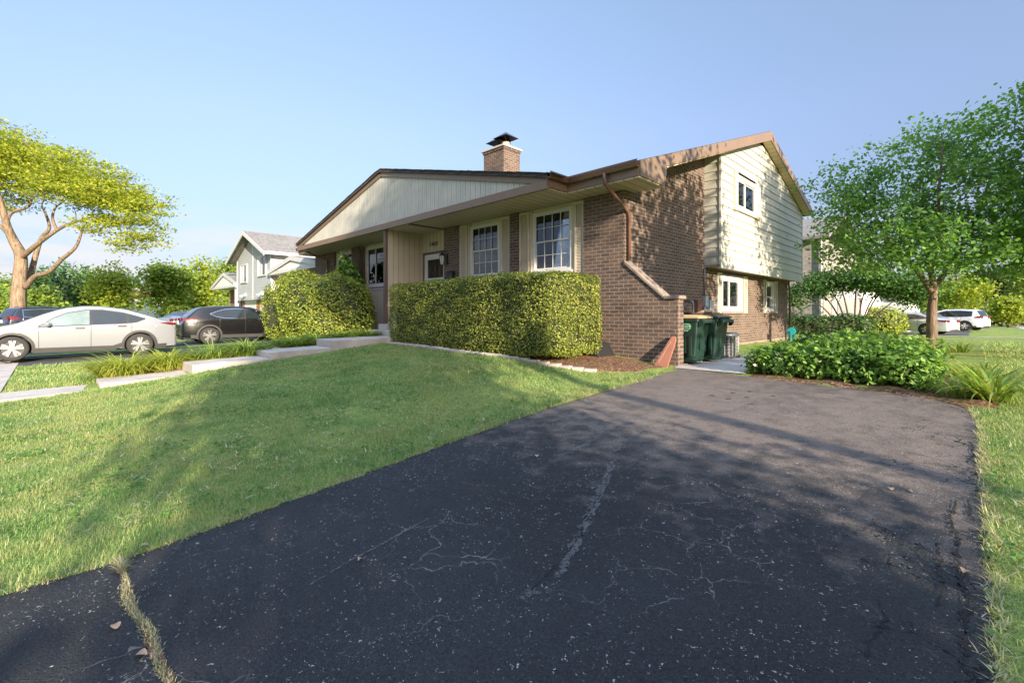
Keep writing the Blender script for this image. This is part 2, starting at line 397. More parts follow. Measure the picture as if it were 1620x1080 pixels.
def sealer_mat():
    t = NT('worn_crack_sealer'); c = t.coord(); n = t.noise(c, 38, 5, .75); n2 = t.noise(c, 9, 3)
    t.set(t.ramp(n, [(.3, (.06, .06, .062)), (.7, (.135, .133, .13))]), .8, t.bump(n, .6, .006), spec=.2)
    tr = t.node('ShaderNodeBsdfTransparent'); mx = t.node('ShaderNodeMixShader')
    t.put(mx.inputs[0], t.ramp(t.math('ADD', n, t.math('MULTIPLY', t.math('SUBTRACT', n2, .5), .6)), [(.38, 0), (.52, .8)]))
    t.l.new(tr.outputs[0], mx.inputs[1]); t.l.new(t.b.outputs[0], mx.inputs[2]); t.l.new(mx.outputs[0], t.out.inputs[0]); return t.m
M['sealer'] = sealer_mat()
M['crack'] = plain('crack_black', (.006, .006, .006), .95)  # near-black colour of the open cracks
M['road'] = plain('road_asphalt', (.05, .05, .05), .9, var=.2, vscale=2, bump=.4, bscale=120)
# cars
def paint(name, col, metal=.0, rough=.25, coat=1.0):
    t = NT(name); f = t.noise(t.coord(), 900, 1)
    return t.set(t.ramp(f, [(.3, tuple(x*.93 for x in col)), (.7, tuple(min(1, x*1.05) for x in col))]), rough, None, metal, .5, coat)
M['paint_white'] = paint('pearl_white_paint', (.21, .22, .235))
M['paint_black'] = paint('black_paint', (.004, .004, .005), coat=.6)
M['paint_navy'] = paint('navy_paint', (.012, .014, .03))
M['paint_blue'] = paint('steel_blue_paint', (.22, .29, .38), .4)
M['paint_silver'] = paint('silver_paint', (.56, .58, .61), .45)
M['paint_plain_white'] = paint('white_paint', (.74, .74, .73))
M['car_glass'] = dark_glass('car_glass', (.016, .024, .028))
M['car_glass_pale'] = plain('car_glass_pale', (.14, .19, .19), .03, 0, 1.0, .35, 1.5)
M['clad'] = plain('dark_cladding', (.035, .033, .032), .6)
M['chrome'] = plain('chrome', (.75, .75, .75), .12, 1)
M['rim'] = plain('alloy_rim', (.36, .36, .37), .28, .75)
M['tail'] = plain('tail_lamp', (.13, .006, .006), .12, 0, .8)
M['head'] = plain('head_lamp', (.35, .38, .42), .08, 0, .8)
M['plate'] = plain('number_plate', (.6, .62, .66), .4)
M['oil'] = plain('oil_stain', (.035, .03, .028), .6)
M['clover'] = leaf_mat('clover_leaf', (.06, .16, .03), (.13, .27, .05), .3)
# ------------------------------------------------------------------ the ground
def axis_pts(lo, hi, fine_lo, fine_hi, step):
    a = list(np.arange(fine_lo, fine_hi+1e-6, step)); d = step
    x = fine_hi
    while x < hi: d *= 1.18; x += d; a.append(x)
    x = fine_lo; d = step
    while x > lo: d *= 1.18; x -= d; a.insert(0, x)
    return np.array(a)
gx = axis_pts(-700, 700, -19, 5, .2); gy = axis_pts(-700, 900, -4, 14, .2)
GX, GY = np.meshgrid(gx, gy, indexing='ij')
GZ = zg(GX, GY)
tt = np.where(in_drive(GX, GY, .03), -.06, 0)
GZ = GZ+tt+.012*np.sin(GX*2.1+GY*1.3)*np.sin(GY*1.7)*(GX > -18)
nxg, nyg = GX.shape
idx = np.arange(nxg*nyg).reshape(nxg, nyg)
F = np.stack([idx[:-1, :-1], idx[1:, :-1], idx[1:, 1:], idx[:-1, 1:]], -1).reshape(-1, 4)
struct(np_mesh('ground', np.stack([GX, GY, GZ], -1).reshape(-1, 3), F, M['lawn'], smooth=True), label='lawn sloping up from the street to the houses')

def sheet(name, left, right, ys, mat, lift=.004, n=24, zf=None, axis='y', jit=0.0):
    """a strip following the terrain, between two edge curves"""
    V = []; ys = np.asarray(ys)
    for y in ys:
        a, b = float(left(y)), float(right(y))
        for k in range(n+1):
            x = a+(b-a)*k/n
            if jit and k in (0, n): x += random.uniform(-jit, jit)
            p = (x, y) if axis == 'y' else (y, x)
            V.append((p[0], p[1], (zf(*p) if zf else zgf(*p))+lift))
    F = [(i*(n+1)+k, i*(n+1)+k+1, (i+1)*(n+1)+k+1, (i+1)*(n+1)+k) for i in range(len(ys)-1) for k in range(n)]
    if axis == 'x': F = [f[::-1] for f in F]
    return np_mesh(name, V, F, mat, smooth=True)
def zdrive(x, y): return .043*min(max(y, -3), 9)+.012*math.sin(x*1.3+.6)*math.sin(y*.9)
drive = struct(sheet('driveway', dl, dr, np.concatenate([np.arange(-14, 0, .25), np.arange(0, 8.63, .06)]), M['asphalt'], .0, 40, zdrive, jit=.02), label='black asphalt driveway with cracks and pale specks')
def zt(x, y): return zdrive(x, y)+.004
def streak(name, pts, w, mat, lift=.004, jag=.25, n=6, parent=None):
    """an irregular ribbon on the driveway"""
    P = []
    for (a, b) in zip(pts[:-1], pts[1:]):
        for k in range(n): P.append((a[0]+(b[0]-a[0])*k/n, a[1]+(b[1]-a[1])*k/n))
    P.append(pts[-1]); V = []
    m = len(P)
    for i, p in enumerate(P):
        q0, q1 = P[max(i-1, 0)], P[min(i+1, m-1)]
        d = Vector((q1[0]-q0[0], q1[1]-q0[1])).normalized(); nn = Vector((-d.y, d.x))
        ww = w*(.5+.5*math.sin(math.pi*min(1, max(0, (i+.3)/(m-.4))))**.5)
        j = (random.uniform(-1, 1)*jag*w, random.uniform(-1, 1)*jag*w)
        c = random.uniform(-1, 1)*jag*w*.8
        for s_, jj in ((-1, j[0]), (1, j[1])):
            x = p[0]+nn.x*(s_*ww/2+jj+c); y = p[1]+nn.y*(s_*ww/2+jj+c); V.append((x, y, zdrive(x, y)+lift))
    F = [(2*i, 2*i+2, 2*i+3, 2*i+1) for i in range(m-1)]
    o = np_mesh(name, V, F, mat, parent); return o
for pts, w in (([(-2.67, 3.24), (-2.71, 3.78), (-2.77, 4.51), (-2.75, 4.69)], .075), ([(-1.55, 1.62), (-1.55, 1.73)], .07),
               ([(-1.53, 1.86), (-1.63, 2.11), (-1.77, 2.44), (-1.97, 2.91), (-2.2, 3.41), (-2.25, 3.57)], .06),
               ([(-2.36, 3.7), (-2.43, 4.08), (-2.47, 4.47)], .04), ([(-2.44, .95), (-2.49, 1.17), (-2.52, 1.39), (-2.55, 1.59), (-2.58, 1.79)], .018)):
    streak('sealed_crack', pts, w, M['sealer'], .004, .22, 12, drive)
for pts, w in (([(-.08, 4.34), (-.09, 4.07), (-.11, 3.91), (-.06, 3.7), (-.07, 3.51), (-.05, 3.29), (-.05, 3.18), (-.02, 2.98), (-.03, 2.7), (-.03, 2.51), (-.02, 2.4)], .016),
               ([(-.15, 3.53), (-.12, 3.34), (-.13, 3.22), (-.1, 3.07), (-.12, 2.83)], .011), ([(.0, 5.9), (.01, 5.2), (.02, 4.73), (.01, 4.51)], .02),
               ([(-.03, 4.38), (-.01, 4.1), (0, 4.0)], .012), ([(-.31, 2.71), (-.27, 2.58), (-.29, 2.46), (-.3, 2.26)], .008), ([(-.05, 3.15), (.01, 2.95), (-.04, 2.77)], .01),
               ([(-1.56, 1.7), (-1.62, 2.0), (-1.70, 2.3), (-1.8, 2.45), (-1.9, 2.75)], .006)):
    streak('open_crack', pts, w*.8, M['crack'], .007, 1.1, 8, drive)
# oil spots near the garage path
for i, (x, y) in enumerate(((-2.35, 6.5), (-2.2, 6.75), (-2.45, 6.95), (-2.02, 6.35), (-2.3, 7.2), (-1.95, 7.05), (-2.6, 6.6))):
    a = [(x+.035*random.uniform(.7, 1.3)*math.cos(w), y+.035*random.uniform(.7, 1.3)*math.sin(w)) for w in np.linspace(0, 2*math.pi, 11)[:-1]]
    np_mesh('oil_spot', [(p[0], p[1], zdrive(*p)+.0042) for p in a], [list(range(10))], M['oil'], drive)
# side path beside the house
path_side = struct(sheet('side_path', lambda y: -4.16, lambda y: float(np.interp(y, [8.63, 8.9, 12, 30], [-2.82, -2.95, -3.1, -3.1])), np.arange(8.625, 24, .25), M['concrete'], .012, 6), label='pale concrete side path leading past the bins')
sl = MB().box(-4.95, 9.08, .3, -4.16, 10.75, .408); struct(sl.build('bin_pad', M['concrete'], bevel=.01), label='concrete pad under the two bins')
# front walk: long shallow steps climbing to the door
walk = []
for i, (y0, y1, z0, z1) in enumerate(((-2.2, .62, -.02, .055), (.64, 2.05, .150, .20), (2.05, 3.53, .385, .42), (3.53, 4.97, .555, .59), (4.97, 7.0, .765, .78), (7.0, 7.35, .93, .93), (7.35, 7.7, 1.1, 1.1), (7.7, 8.85, 1.27, 1.27))):
    b = MB(); x0, x1 = (-12.3, -11.3) if y0 < 6.9 else (-13.35, -11.95)
    zb = min(zgf(-12, y0), zgf(-12, y1))-.12
    b.prism([(y0, zb), (y1-.004, zb), (y1-.004, z1), (y0, z0)], 'x', x0, x1)
    walk.append(struct(b.build('front_walk_slab', M['concrete'], bevel=.012), label='worn concrete slab of the stepped front walk'))
# neighbour drives, public sidewalk, road, cross walk
struct(sheet('sidewalk', lambda x: -2.05, lambda x: -.66, np.concatenate([np.arange(-70, -3.75, 1.0)]), M['concrete'], .012, 4, axis='x'), label='concrete public sidewalk')
struct(sheet('neighbour_driveway', lambda y: -26.6, lambda y: -18.35, np.arange(-.64, 10.5, .25), M['road'], .008, 30), label='grey driveway under the parked cars')
struct(sheet('neighbour_grass_strip', lambda y: -22.75, lambda y: -21.9, np.arange(-.6, 10.5, .25), M['lawn'], .03, 4), label='narrow grass strip between the parking lanes')
struct(sheet('road', lambda x: -16, lambda x: -7.5, np.arange(-120, 121, 2.0), M['road'], .02, 6, axis='x'), label='asphalt street in front of the houses')
struct(sheet('cross_walk', lambda x: 37.0, lambda x: 37.9, np.arange(-3, 30, 1.0), M['concrete'], .02, 3, axis='x'), label='narrow concrete walk across the back lawn')
struct(sheet('side_driveway', lambda y: -7, lambda y: -.2, np.arange(40, 62, 1.0), M['road'], .02, 8), label='driveway under the silver cars')
struct(sheet('far_sidewalk', lambda y: 3.2+.02*(y-40), lambda y: 5.0+.02*(y-40), np.arange(52, 140, 2.0), M['concrete'], .02, 3), label='far pale sidewalk along the side street')
struct(sheet('side_street', lambda x: 118, lambda x: 128, np.arange(-30, 60, 3.0), M['road'], .02, 3, axis='x'), label='far side street')
# mulch beds
def blob_bed(name, pts, label, lift=.02, mat='mulch'):
    cx = sum(p[0] for p in pts)/len(pts); cy = sum(p[1] for p in pts)/len(pts); V = []; F = []; n = len(pts); K = 10
    for k in range(K+1):
        for p in pts:
            s = k/K; x = cx+(p[0]-cx)*s; y = cy+(p[1]-cy)*s
            z = zgf(x, y)+(lift+.014*math.sin(9*x+4*y) if k < K else -.01); V.append((x, y, z))
    for k in range(K):
        for i in range(n): F.append((k*n+i, k*n+(i+1) % n, (k+1)*n+(i+1) % n, (k+1)*n+i))
    return struct(np_mesh(name, V, F, M[mat], smooth=True), label=label)
def dense(pts, n=6):
    return [(a[0]+(b[0]-a[0])*k/n, a[1]+(b[1]-a[1])*k/n) for a, b in zip(pts, pts[1:]+pts[:1]) for k in range(n)]
blob_bed('mulch_bed', dense([(-11.25, 6.35), (-9.5, 6.5), (-7.5, 6.62), (-6.0, 6.75), (-5.2, 6.95), (-4.6, 7.5), (-4.12, 8.1), (-4.16, 8.8), (-6, 8.84), (-9, 8.84), (-11.25, 8.84)]), 'brown mulch bed under the clipped hedge')
blob_bed('flower_bed_soil', dense([(-2.75, 8.50), (-1.8, 8.38), (-1.2, 8.29), (-.72, 8.13), (-.28, 7.93), (-.03, 7.62), (.12, 7.75), (.3, 8.2), (.35, 9), (.2, 11), (-.5, 12), (-2.6, 12), (-2.95, 10)]), 'dark soil edge of the planting bed by the driveway')
blob_bed('lily_bed', dense([(-12.33, .75), (-12.33, 6.4), (-13.2, 6.4), (-13.6, 4), (-13.3, 1.6), (-12.8, .8)]), 'strip of soil beside the front walk')
# ------------------------------------------------------------------ blades
def blades(P, h, lean, w, seg=2, droop=.5, yaw=None):
    """P (n,3) roots, h (n,) length, lean (n,) radians; returns V, F quads of tapering curved ribbons"""
    n = len(P); yaw = rng.uniform(0, 2*np.pi, n) if yaw is None else yaw
    d = np.stack([np.cos(yaw), np.sin(yaw), 0*yaw], -1); s = np.stack([-np.sin(yaw), np.cos(yaw), 0*yaw], -1)
    V = np.zeros((n, (seg+1)*2, 3)); pos = P.copy(); ang = lean.copy()
    for k in range(seg+1):
        ww = w*(1-.88*(k/seg)**1.5)
        V[:, 2*k] = pos-s*ww[:, None]/2; V[:, 2*k+1] = pos+s*ww[:, None]/2
        if k < seg:
            step = h/seg
            pos = pos+d*(np.sin(ang)*step)[:, None]+np.array([0, 0, 1])*(np.cos(ang)*step)[:, None]
            ang = ang+droop*(.6+.8*rng.random(n))
    base = (np.arange(n)*(seg+1)*2)[:, None]
    F = np.concatenate([base+np.array([[2*k, 2*k+1, 2*k+3, 2*k+2]]) for k in range(seg)], 0)
    return V.reshape(-1, 3), F
def scatter(n, x0, x1, y0, y1): return rng.uniform(x0, x1, n), rng.uniform(y0, y1, n)
def value_noise(x, y, s, seed=0):
    r = np.random.default_rng(seed); g = r.random((64, 64))
    a = np.mod(x/s, 64); b = np.mod(y/s, 64); i = a.astype(int); j = b.astype(int); fx = a-i; fy = b-j
    fx = fx*fx*(3-2*fx); fy = fy*fy*(3-2*fy); i1 = (i+1) % 64; j1 = (j+1) % 64
    return (g[i, j]*(1-fx)+g[i1, j]*fx)*(1-fy)+(g[i, j1]*(1-fx)+g[i1, j1]*fx)*fy
def lawn_ok(x, y):
    ok = ~in_drive(x, y, -.012)
    ok &= ~((x > -12.33) & (x < -11.27) & (y < 7))
    ok &= ~((x < -18.3) & (x > -26.7) & (y > -.64) & (y < 10.5) & ~((x < -21.9) & (x > -22.75)))
    ok &= ~((y < -.62) & (y > -2.1) & (x < -3.6))
    bed = (x > -11.3) & (x < -4.1) & (y > np.interp(x, [-11.3, -9.5, -7.5, -6, -5.2, -4.6, -4.1], [6.3, 6.45, 6.57, 6.7, 6.9, 7.45, 8.05])) & (y < 9)
    ok &= ~bed
    ok &= ~((x > -26) & (x < -5.35) & (y > 8.8) & (y < 21.6))
    ok &= ~((x > -4.95) & (x < -2.9) & (y > 8.6) & (y < 24))
    ok &= ~((x > -2.9) & (x < .22) & (y > 7.75) & (y < 11.6))
    ok &= ~((x > -13.4) & (x < -12.3) & (y > .8) & (y < 6.4))
    return ok
def grass_patch(n, x0, x1, y0, y1, hmin, hmax, w, dens_far=0):
    x, y = scatter(n, x0, x1, y0, y1)
    d = (y-x)*.7071; u = (x+y)*.7071/np.maximum(d, .01)
    vis = (d > .4) & (np.abs(u) < 2.0)
    keep = lawn_ok(x, y) & vis & (rng.random(n) < np.clip((4.0/np.maximum(d, 1.5))**1.15, .10, 1))
    x, y, d = x[keep], y[keep], d[keep]
    tuft = value_noise(x, y, .23, 3)*.6+value_noise(x, y, .9, 5)*.4
    h = (hmin+(hmax-hmin)*rng.random(len(x)))*(.55+.9*tuft)
    edge = np.exp(-np.abs(x-dl(y))/.12)*(y < 8.6)
    h = h*(1+.5*edge)
    wid = w*np.clip(d/3.5, 1, 4.5)
    P = np.stack([x, y, zg(x, y)-.006], -1)
    return blades(P, h*np.clip((d/5)**.25, 1, 1.5), rng.uniform(.05, .85, len(x)), wid, 2, .55)
V1, F1 = grass_patch(700000, -11.5, -3.45, -1.6, 8.5, .024, .062, .0033)
V2, F2 = grass_patch(120000, .0, 4.5, 1.2, 9, .026, .07, .0036)
V3, F3 = grass_patch(150000, .2, 14, 8, 30, .04, .085, .005)
V4, F4 = grass_patch(120000, -18.4, -11.2, -.7, 9, .035, .075, .005)
def join(*a):
    V = []; F = []; k = 0
    for v, f in a: V.append(v); F.append(f+k); k += len(v)
    return np.concatenate(V), np.concatenate(F)
Vg, Fg = join((V1, F1), (V2, F2), (V3, F3), (V4, F4))
struct(np_mesh('grass', Vg, Fg, M['grass']), 'stuff', 'short green mown lawn grass', 'grass')
# dry clippings lying on the lawn and leaf litter along the edges
n = 34000; x, y = scatter(n, -11.2, 3.5, -1.5, 8.0); cl = value_noise(x, y, .17, 21)*.65+value_noise(x, y, .8, 22)*.35
k = lawn_ok(x, y) & (cl > .62); x, y = x[k], y[k]
Vc, Fc = blades(np.stack([x, y, zg(x, y)+.035], -1), rng.uniform(.03, .085, len(x)), rng.uniform(1.1, 1.6, len(x)), rng.uniform(.006, .013, len(x)), 2, .15)
# rim of dry growth along the driveway edge
y2 = rng.uniform(-1, 8.3, 3000); x2 = dl(y2)+rng.normal(-.015, .025, 3000)
Vd, Fd = blades(np.stack([x2, y2, zg(x2, y2)], -1), rng.uniform(.015, .06, 3000), rng.uniform(.4, 1.5, 3000), np.full(3000, .006), 2, .3)
y3 = rng.uniform(1, 7.6, 2000); x3 = dr(y3)+rng.normal(.02, .02, 2000)
Ve, Fe = blades(np.stack([x3, y3, zg(x3, y3)], -1), rng.uniform(.02, .07, 2000), rng.uniform(.4, 1.5, 2000), np.full(2000, .006), 2, .3)
Vq, Fq = join((Vc, Fc), (Vd, Fd), (Ve, Fe))
struct(np_mesh('dry_clippings', Vq, Fq, M['dry_grass']), 'stuff', 'straw coloured clippings scattered over the lawn', 'clippings')
# grass in the driveway joint
t_ = rng.random(2600); jx = np.interp(t_, [0, .25, .5, .72, 1], [-3.48, -3.13, -2.84, -2.5, -2.0]); jy = np.interp(t_, [0, .25, .5, .72, 1], [.27, .28, .29, .31, .35])+.012*np.sin(jx*9)
thick = .009*(.5+value_noise(jx, jy, .07, 8))
px_ = jx+rng.normal(0, .008, 2600); py_ = jy+rng.normal(0, 1, 2600)*thick
hh = np.where(t_ < .1, rng.uniform(.03, .08, 2600), rng.uniform(.010, .026, 2600))
Vj, Fj = blades(np.stack([px_, py_, np.array([zdrive(a, b) for a, b in zip(px_, py_)])], -1), hh, rng.uniform(.2, 1.4, 2600), np.full(2600, .0035), 2, .4)
struct(np_mesh('joint_grass', Vj, Fj, M['dry_grass']), 'stuff', 'dry grass growing in the driveway joint', 'grass')
streak('open_crack', [(-3.5, .27), (-3.13, .28), (-2.84, .29), (-2.5, .31), (-2.0, .35), (-1.7, .37)], .028, M['mulch'], .004, .3, 8, drive)
# clover-like broad weeds in the near lawn
def weeds(n, x0, x1, y0, y1, seed):
    x, y = scatter(n, x0, x1, y0, y1); k = lawn_ok(x, y) & (value_noise(x, y, .5, seed) > .62); x, y = x[k], y[k]
    return np.stack([x, y, zg(x, y)+rng.uniform(.02, .05, len(x))], -1)
# dead leaves lying on the asphalt
lf = [(-2.78, .21, 'curled tan dead leaf on the asphalt left of the grassy joint'), (-2.47, .27, 'folded tan dead leaf touching the grassy driveway joint'), (-3.55, .40, 'upright tan dead leaf at the lawn edge by the driveway joint'),
      (-2.46, 1.24, 'small pale dead leaf alone on the left half of the driveway'), (-.32, 4.30, 'pale greenish leaf pair on the right side of the driveway'), (-.42, 4.26, 'thin tan twig leaf beside the pale leaf pair'),
      (-.03, 3.26, 'tan dead leaf lying beside the long dark crack'), (-2.83, 3.15, 'tiny tan leaf near the upper sealed streak')]
for i, (x, y, lab) in enumerate(lf):
    L = .048 if i != 3 else .03; a = random.uniform(0, 6.3); V = []; F = []
    for k in range(7):
        s = k/6; w = .36*L*math.sin(math.pi*(.04+.96*s)**.8)+.002
        for q, c in ((-1, .35), (0, 0), (1, .35)):
            lx = (s-.5)*L; ly = q*w; lz = c*w+.008*math.sin(3*s)+.003
            V.append((lx*math.cos(a)-ly*math.sin(a), lx*math.sin(a)+ly*math.cos(a), lz))
    for k in range(6):
        for q in range(2): F.append((3*k+q, 3*k+q+1, 3*k+q+4, 3*k+q+3))
    o = np_mesh('dead_leaf', V, F, M['dead_leaf']); o.location = (x, y, zdrive(x, y)+.004 if in_drive(x, y) else zgf(x, y)+.02)
    tag(o, lab, 'leaf', 'dead leaves on the driveway')
# ------------------------------------------------------------------ the brick duplex
H0 = (-13.5, 8.85, .4)
house = empty('duplex_house', H0)
tag(house, 'brown brick duplex with low porch gable, cream siding wing and brick chimney', 'house')
def hp(b, name, mat, parent=None, split=False, **k):
    if split:
        for q in b.pieces(): o = hp(q, name, mat, parent, **k)
        return o
    par = parent or house
    o = b.build(name, M[mat] if isinstance(mat, str) else mat, par, **k)
    if par is house: o.location = tuple(-c for c in H0)
    return o
YF = 8.85; XS = -5.38; XG = -4.95; XR = -4.68
def zr(y): return 4.48+.347*(y-8.25) if y < 16.6 else 7.377-.31*(y-16.6)
def zp(x): return 6.09-.2335*abs(x+13.55)
# brick walls
b = MB()
for x0, x1 in ((-6.48, XS), (-8.95, -8.61), (-11.92, -11.16), (-18.3, -17.62), (-22.0, -19.95)):
    if x1 == XS: b.box(x0, YF, -.1, x1-.22, YF+.22, 4.15)
    else: b.box(x0, YF, -.1, x1, YF+.22, 4.15)
hp(b, 'brick_pier', 'brick', split=True)
b = MB()
def yz(pts, x0, x1): b.prism(pts, 'x', x0, x1)
yz([(YF, -.2), (13.1, -.2), (13.1, zr(13.1)-.13), (YF, zr(YF)-.13)], XS-.22, XS)
yz([(13.1, -.3), (21.3, -.3), (21.3, 1.5), (13.1, 1.5)], XS-.22, XS)
for y0, y1 in ((13.1, 14.3), (16.05, 18.5), (19.45, 21.3)): yz([(y0, 1.5), (y1, 1.5), (y1, 2.62), (y0, 2.62)], XS-.22, XS)
yz([(13.1, 2.62), (21.3, 2.62), (21.3, 2.85), (13.1, 2.85)], XS-.22, XS)
b.box(-22, 21.08, -.3, XS-.22, 21.3, 5.6)
b.prism([(YF+.22, -.2), (21.08, -.2), (21.08, zr(21.08)-.13), (16.6, zr(16.6)-.13), (YF+.22, zr(YF+.22)-.13)], 'x', -22, -21.78)
hp(b, 'side_brick_wall', 'brick')
b = MB(); b.box(XS-.21, 8.86, -.3, XS+.035, 21.31, .52-.1)
# concrete foundation shows as a band at the foot of the side wall
hp(MB().box(XS, 10.9, -.3, XS+.012, 21.3, .47), 'foundation', 'coping')
# wing wall with coping
b = MB(); b.prism([(XS, -.1), (-4.172, -.1), (-4.172, 1.73), (-4.47, 1.73), (XS, 2.5)], 'y', YF, YF+.26)
wing = hp(b, 'wing_wall', 'brick')
b = MB(); a = math.atan2(.77, .91)
b.prism([(XS-.0, 2.51), (-4.46, 1.732), (-4.46, 1.80), (-4.49, 1.83), (XS-.0, 2.60)], 'y', YF-.035, YF+.30)
b.prism([(-4.458, 1.732), (-4.13, 1.732), (-4.13, 1.80), (-4.458, 1.80)], 'y', YF-.04, YF+.305)
o = b.build('coping', M['coping'], wing, bevel=.012)
b = MB().box(-4.5, YF-.05, .1, -4.12, YF+.31, .40); b.build('footing', M['coping'], wing, bevel=.04)
# roofs
b = MB(); pr = [(8.22, zr(8.22)), (16.6, zr(16.6)), (21.98, zr(21.98))]
b.prism([(y, z) for y, z in pr]+[(y, z-.1) for y, z in pr[::-1]], 'x', -22.4, XR)
roof = hp(b, 'main_roof', 'shingle_dark')
b = MB(); xs = [-20.66, -13.55, -6.44]
b.prism([(x, zp(x)) for x in xs]+[(x, zp(x)-.09) for x in xs[::-1]], 'y', 7.50, 13.2)
proof = hp(b, 'porch_roof', 'shingle_dark')
# ragged shingle edge on the porch rake
b = MB(); x = -20.66
while x < -6.5:
    w = random.uniform(.2, .32); z = zp(x+w/2)
    b.prism([(x, zp(x)+.001), (x+w-.012, zp(x+w-.012)+.001), (x+w-.012, zp(x+w-.012)+.012+random.uniform(0, .012)), (x, zp(x)+.014+random.uniform(0, .012))], 'y', 7.48, 7.9); x += w
b.build('shingle_course', M['shingle_dark'], proof)
# side rake boards and box return
b = MB(); d = .27
b.prism([(8.25, zr(8.25)-.012), (16.6, zr(16.6)-.012), (21.95, zr(21.95)-.012), (21.95, zr(21.95)-.29), (16.6, zr(16.6)-.30), (9.37, zr(9.37)-.27), (9.27, 4.15), (8.25, 4.17)], 'x', XR+.002, XR+.028)
hp(b, 'rake_board', 'brown')
b = MB()
b.box(-6.5, 8.22, 4.17, XR, 8.26, 4.44); b.box(-22.4, 8.22, 4.17, -20.62, 8.26, 4.44)
b.box(-6.5, 7.6, 4.17, -6.46, 8.24, 4.40); b.box(-20.64, 7.6, 4.17, -20.6, 8.24, 4.40)
b.box(-22.4, 21.95, 5.42, XR, 21.98, 5.70)
hp(b, 'fascia', 'brown', split=True)
# porch rake fascia and beam
b = MB(); d = .20
for s_ in (-1, 1):
    xe = -13.55+s_*7.09
    b.prism([(-13.55, zp(-13.55)-.02), (xe, zp(xe)-.02), (xe, zp(xe)-.02-d), (-13.55, zp(-13.55)-.02-d)], 'y', 7.55, 7.585)
hp(b, 'porch_rake_board', 'brown', split=True)
b = MB(); b.box(-20.62, 7.535, 4.125, -6.48, 7.62, 4.31); hp(b, 'porch_beam', 'brown')
# porch gable boards
b = MB(); x = -20.4; bk = MB()
while x < -6.7:
    w = .195; za = zp(x)-.215; zb_ = zp(x+w-.014)-.215
    if min(za, zb_) > 4.33:
        b.prism([(x, 4.312), (x+w-.014, 4.312), (x+w-.014, zb_), (x, za)], 'y', 7.592, 7.63)
        b.prism([(x+w*.42, 4.314), (x+w*.50, 4.314), (x+w*.50, zp(x+w*.5)-.217), (x+w*.42, zp(x+w*.42)-.217)], 'y', 7.587, 7.6)
    x += w
b.prism([(-20.3, 4.2), (-6.8, 4.2), (-13.55, 5.83)], 'y', 7.606, 7.66)
hp(b, 'gable_boards', 'porch_gable')
# soffits
b = MB(); b.box(-20.6, 7.6, 4.135, -13.52, 9.2, 4.165); b.box(-13.38, 7.6, 4.135, -6.5, 9.2, 4.165); b.box(-6.5, 8.24, 4.137, XR-.002, 8.87, 4.167); b.box(XS+.005, 8.87, 4.137, XR-.002, 9.26, 4.167)
b.box(-22.35, 8.24, 4.137, -20.6, 9.2, 4.167)
hp(b, 'soffit', 'soffit', split=True)
b = MB()
for ya, yb, x0 in ((9.3, 13.08, XS+.005), (13.08, 16.6, XG+.03), (16.6, 21.9, XG+.03)):
    b.prism([(ya, zr(ya)-.30), (yb, zr(yb)-.30), (yb, zr(yb)-.27), (ya, zr(ya)-.27)], 'x', x0, XR)
hp(b, 'rake_soffit', 'soffit_side', split=True)
hp(MB().box(-12.05, 7.63, 4.10, -11.93, 8.84, 4.134), 'porch_cross_beam', 'brown')
# cream siding wing on the upper storey
b = MB(); P = .236; z = 2.80
def yl(zz): return max(13.1, 8.25+(zz+.29-4.48)/.347)
def yr_(zz): return min(21.62, 16.6+(7.377-.29-zz)/.31)
while z < 6.98:
    z1 = min(z+P, 6.985); a0, a1, c0, c1 = yl(z), yl(z1), yr_(z), yr_(z1)
    if a1 < c1:
        cut = z1 > 4.5 and z < 5.5
        for p0, p1, q0, q1 in (((a0, a1, 14.2, 14.2), (16.0, 16.0, c0, c1)) if cut else ((a0, a1, c0, c1),)):
            if q0 <= p0: continue
            b.quad((XG+.026, p0, z), (XG+.026, q0, z), (XG+.002, q1, z1), (XG+.002, p1, z1))
            b.quad((XG-.02, p0, z), (XG-.02, q0, z), (XG+.026, q0, z), (XG+.026, p0, z))
        if a0 <= 13.11 and z1 < zr(13.1)-.1:
            b.quad((XS, 13.078, z), (XG-.02, 13.078, z), (XG-.02, 13.096, z1), (XS, 13.096, z1)); b.quad((XS, 13.1, z), (XG-.02, 13.1, z), (XG-.02, 13.078, z), (XS, 13.078, z))
    z += P
hp(b, 'lap_siding', 'siding_cream')
b = MB(); b.prism([(13.1, 2.80), (21.6, 2.80), (21.6, zr(21.6)-.29), (16.6, zr(16.6)-.29), (13.1, zr(13.1)-.29)], 'x', XS-.5, XS-.23)
hp(b, 'upper_storey', 'siding_cream')
b = MB(); b.box(XG-.02, 13.06, 2.78, XG+.03, 13.12, zr(13.1)-.28); b.box(XG-.02, 21.6, 2.78, XG+.03, 21.66, zr(21.6)-.29)
b.box(XG-.005, 13.06, 2.70, XG+.028, 21.64, 2.80)
hp(b, 'corner_trim', 'siding_cream')
hp(MB().box(XS+.002, 13.08, 2.735, XG-.006, 21.6, 2.798), 'overhang_soffit', 'brown')
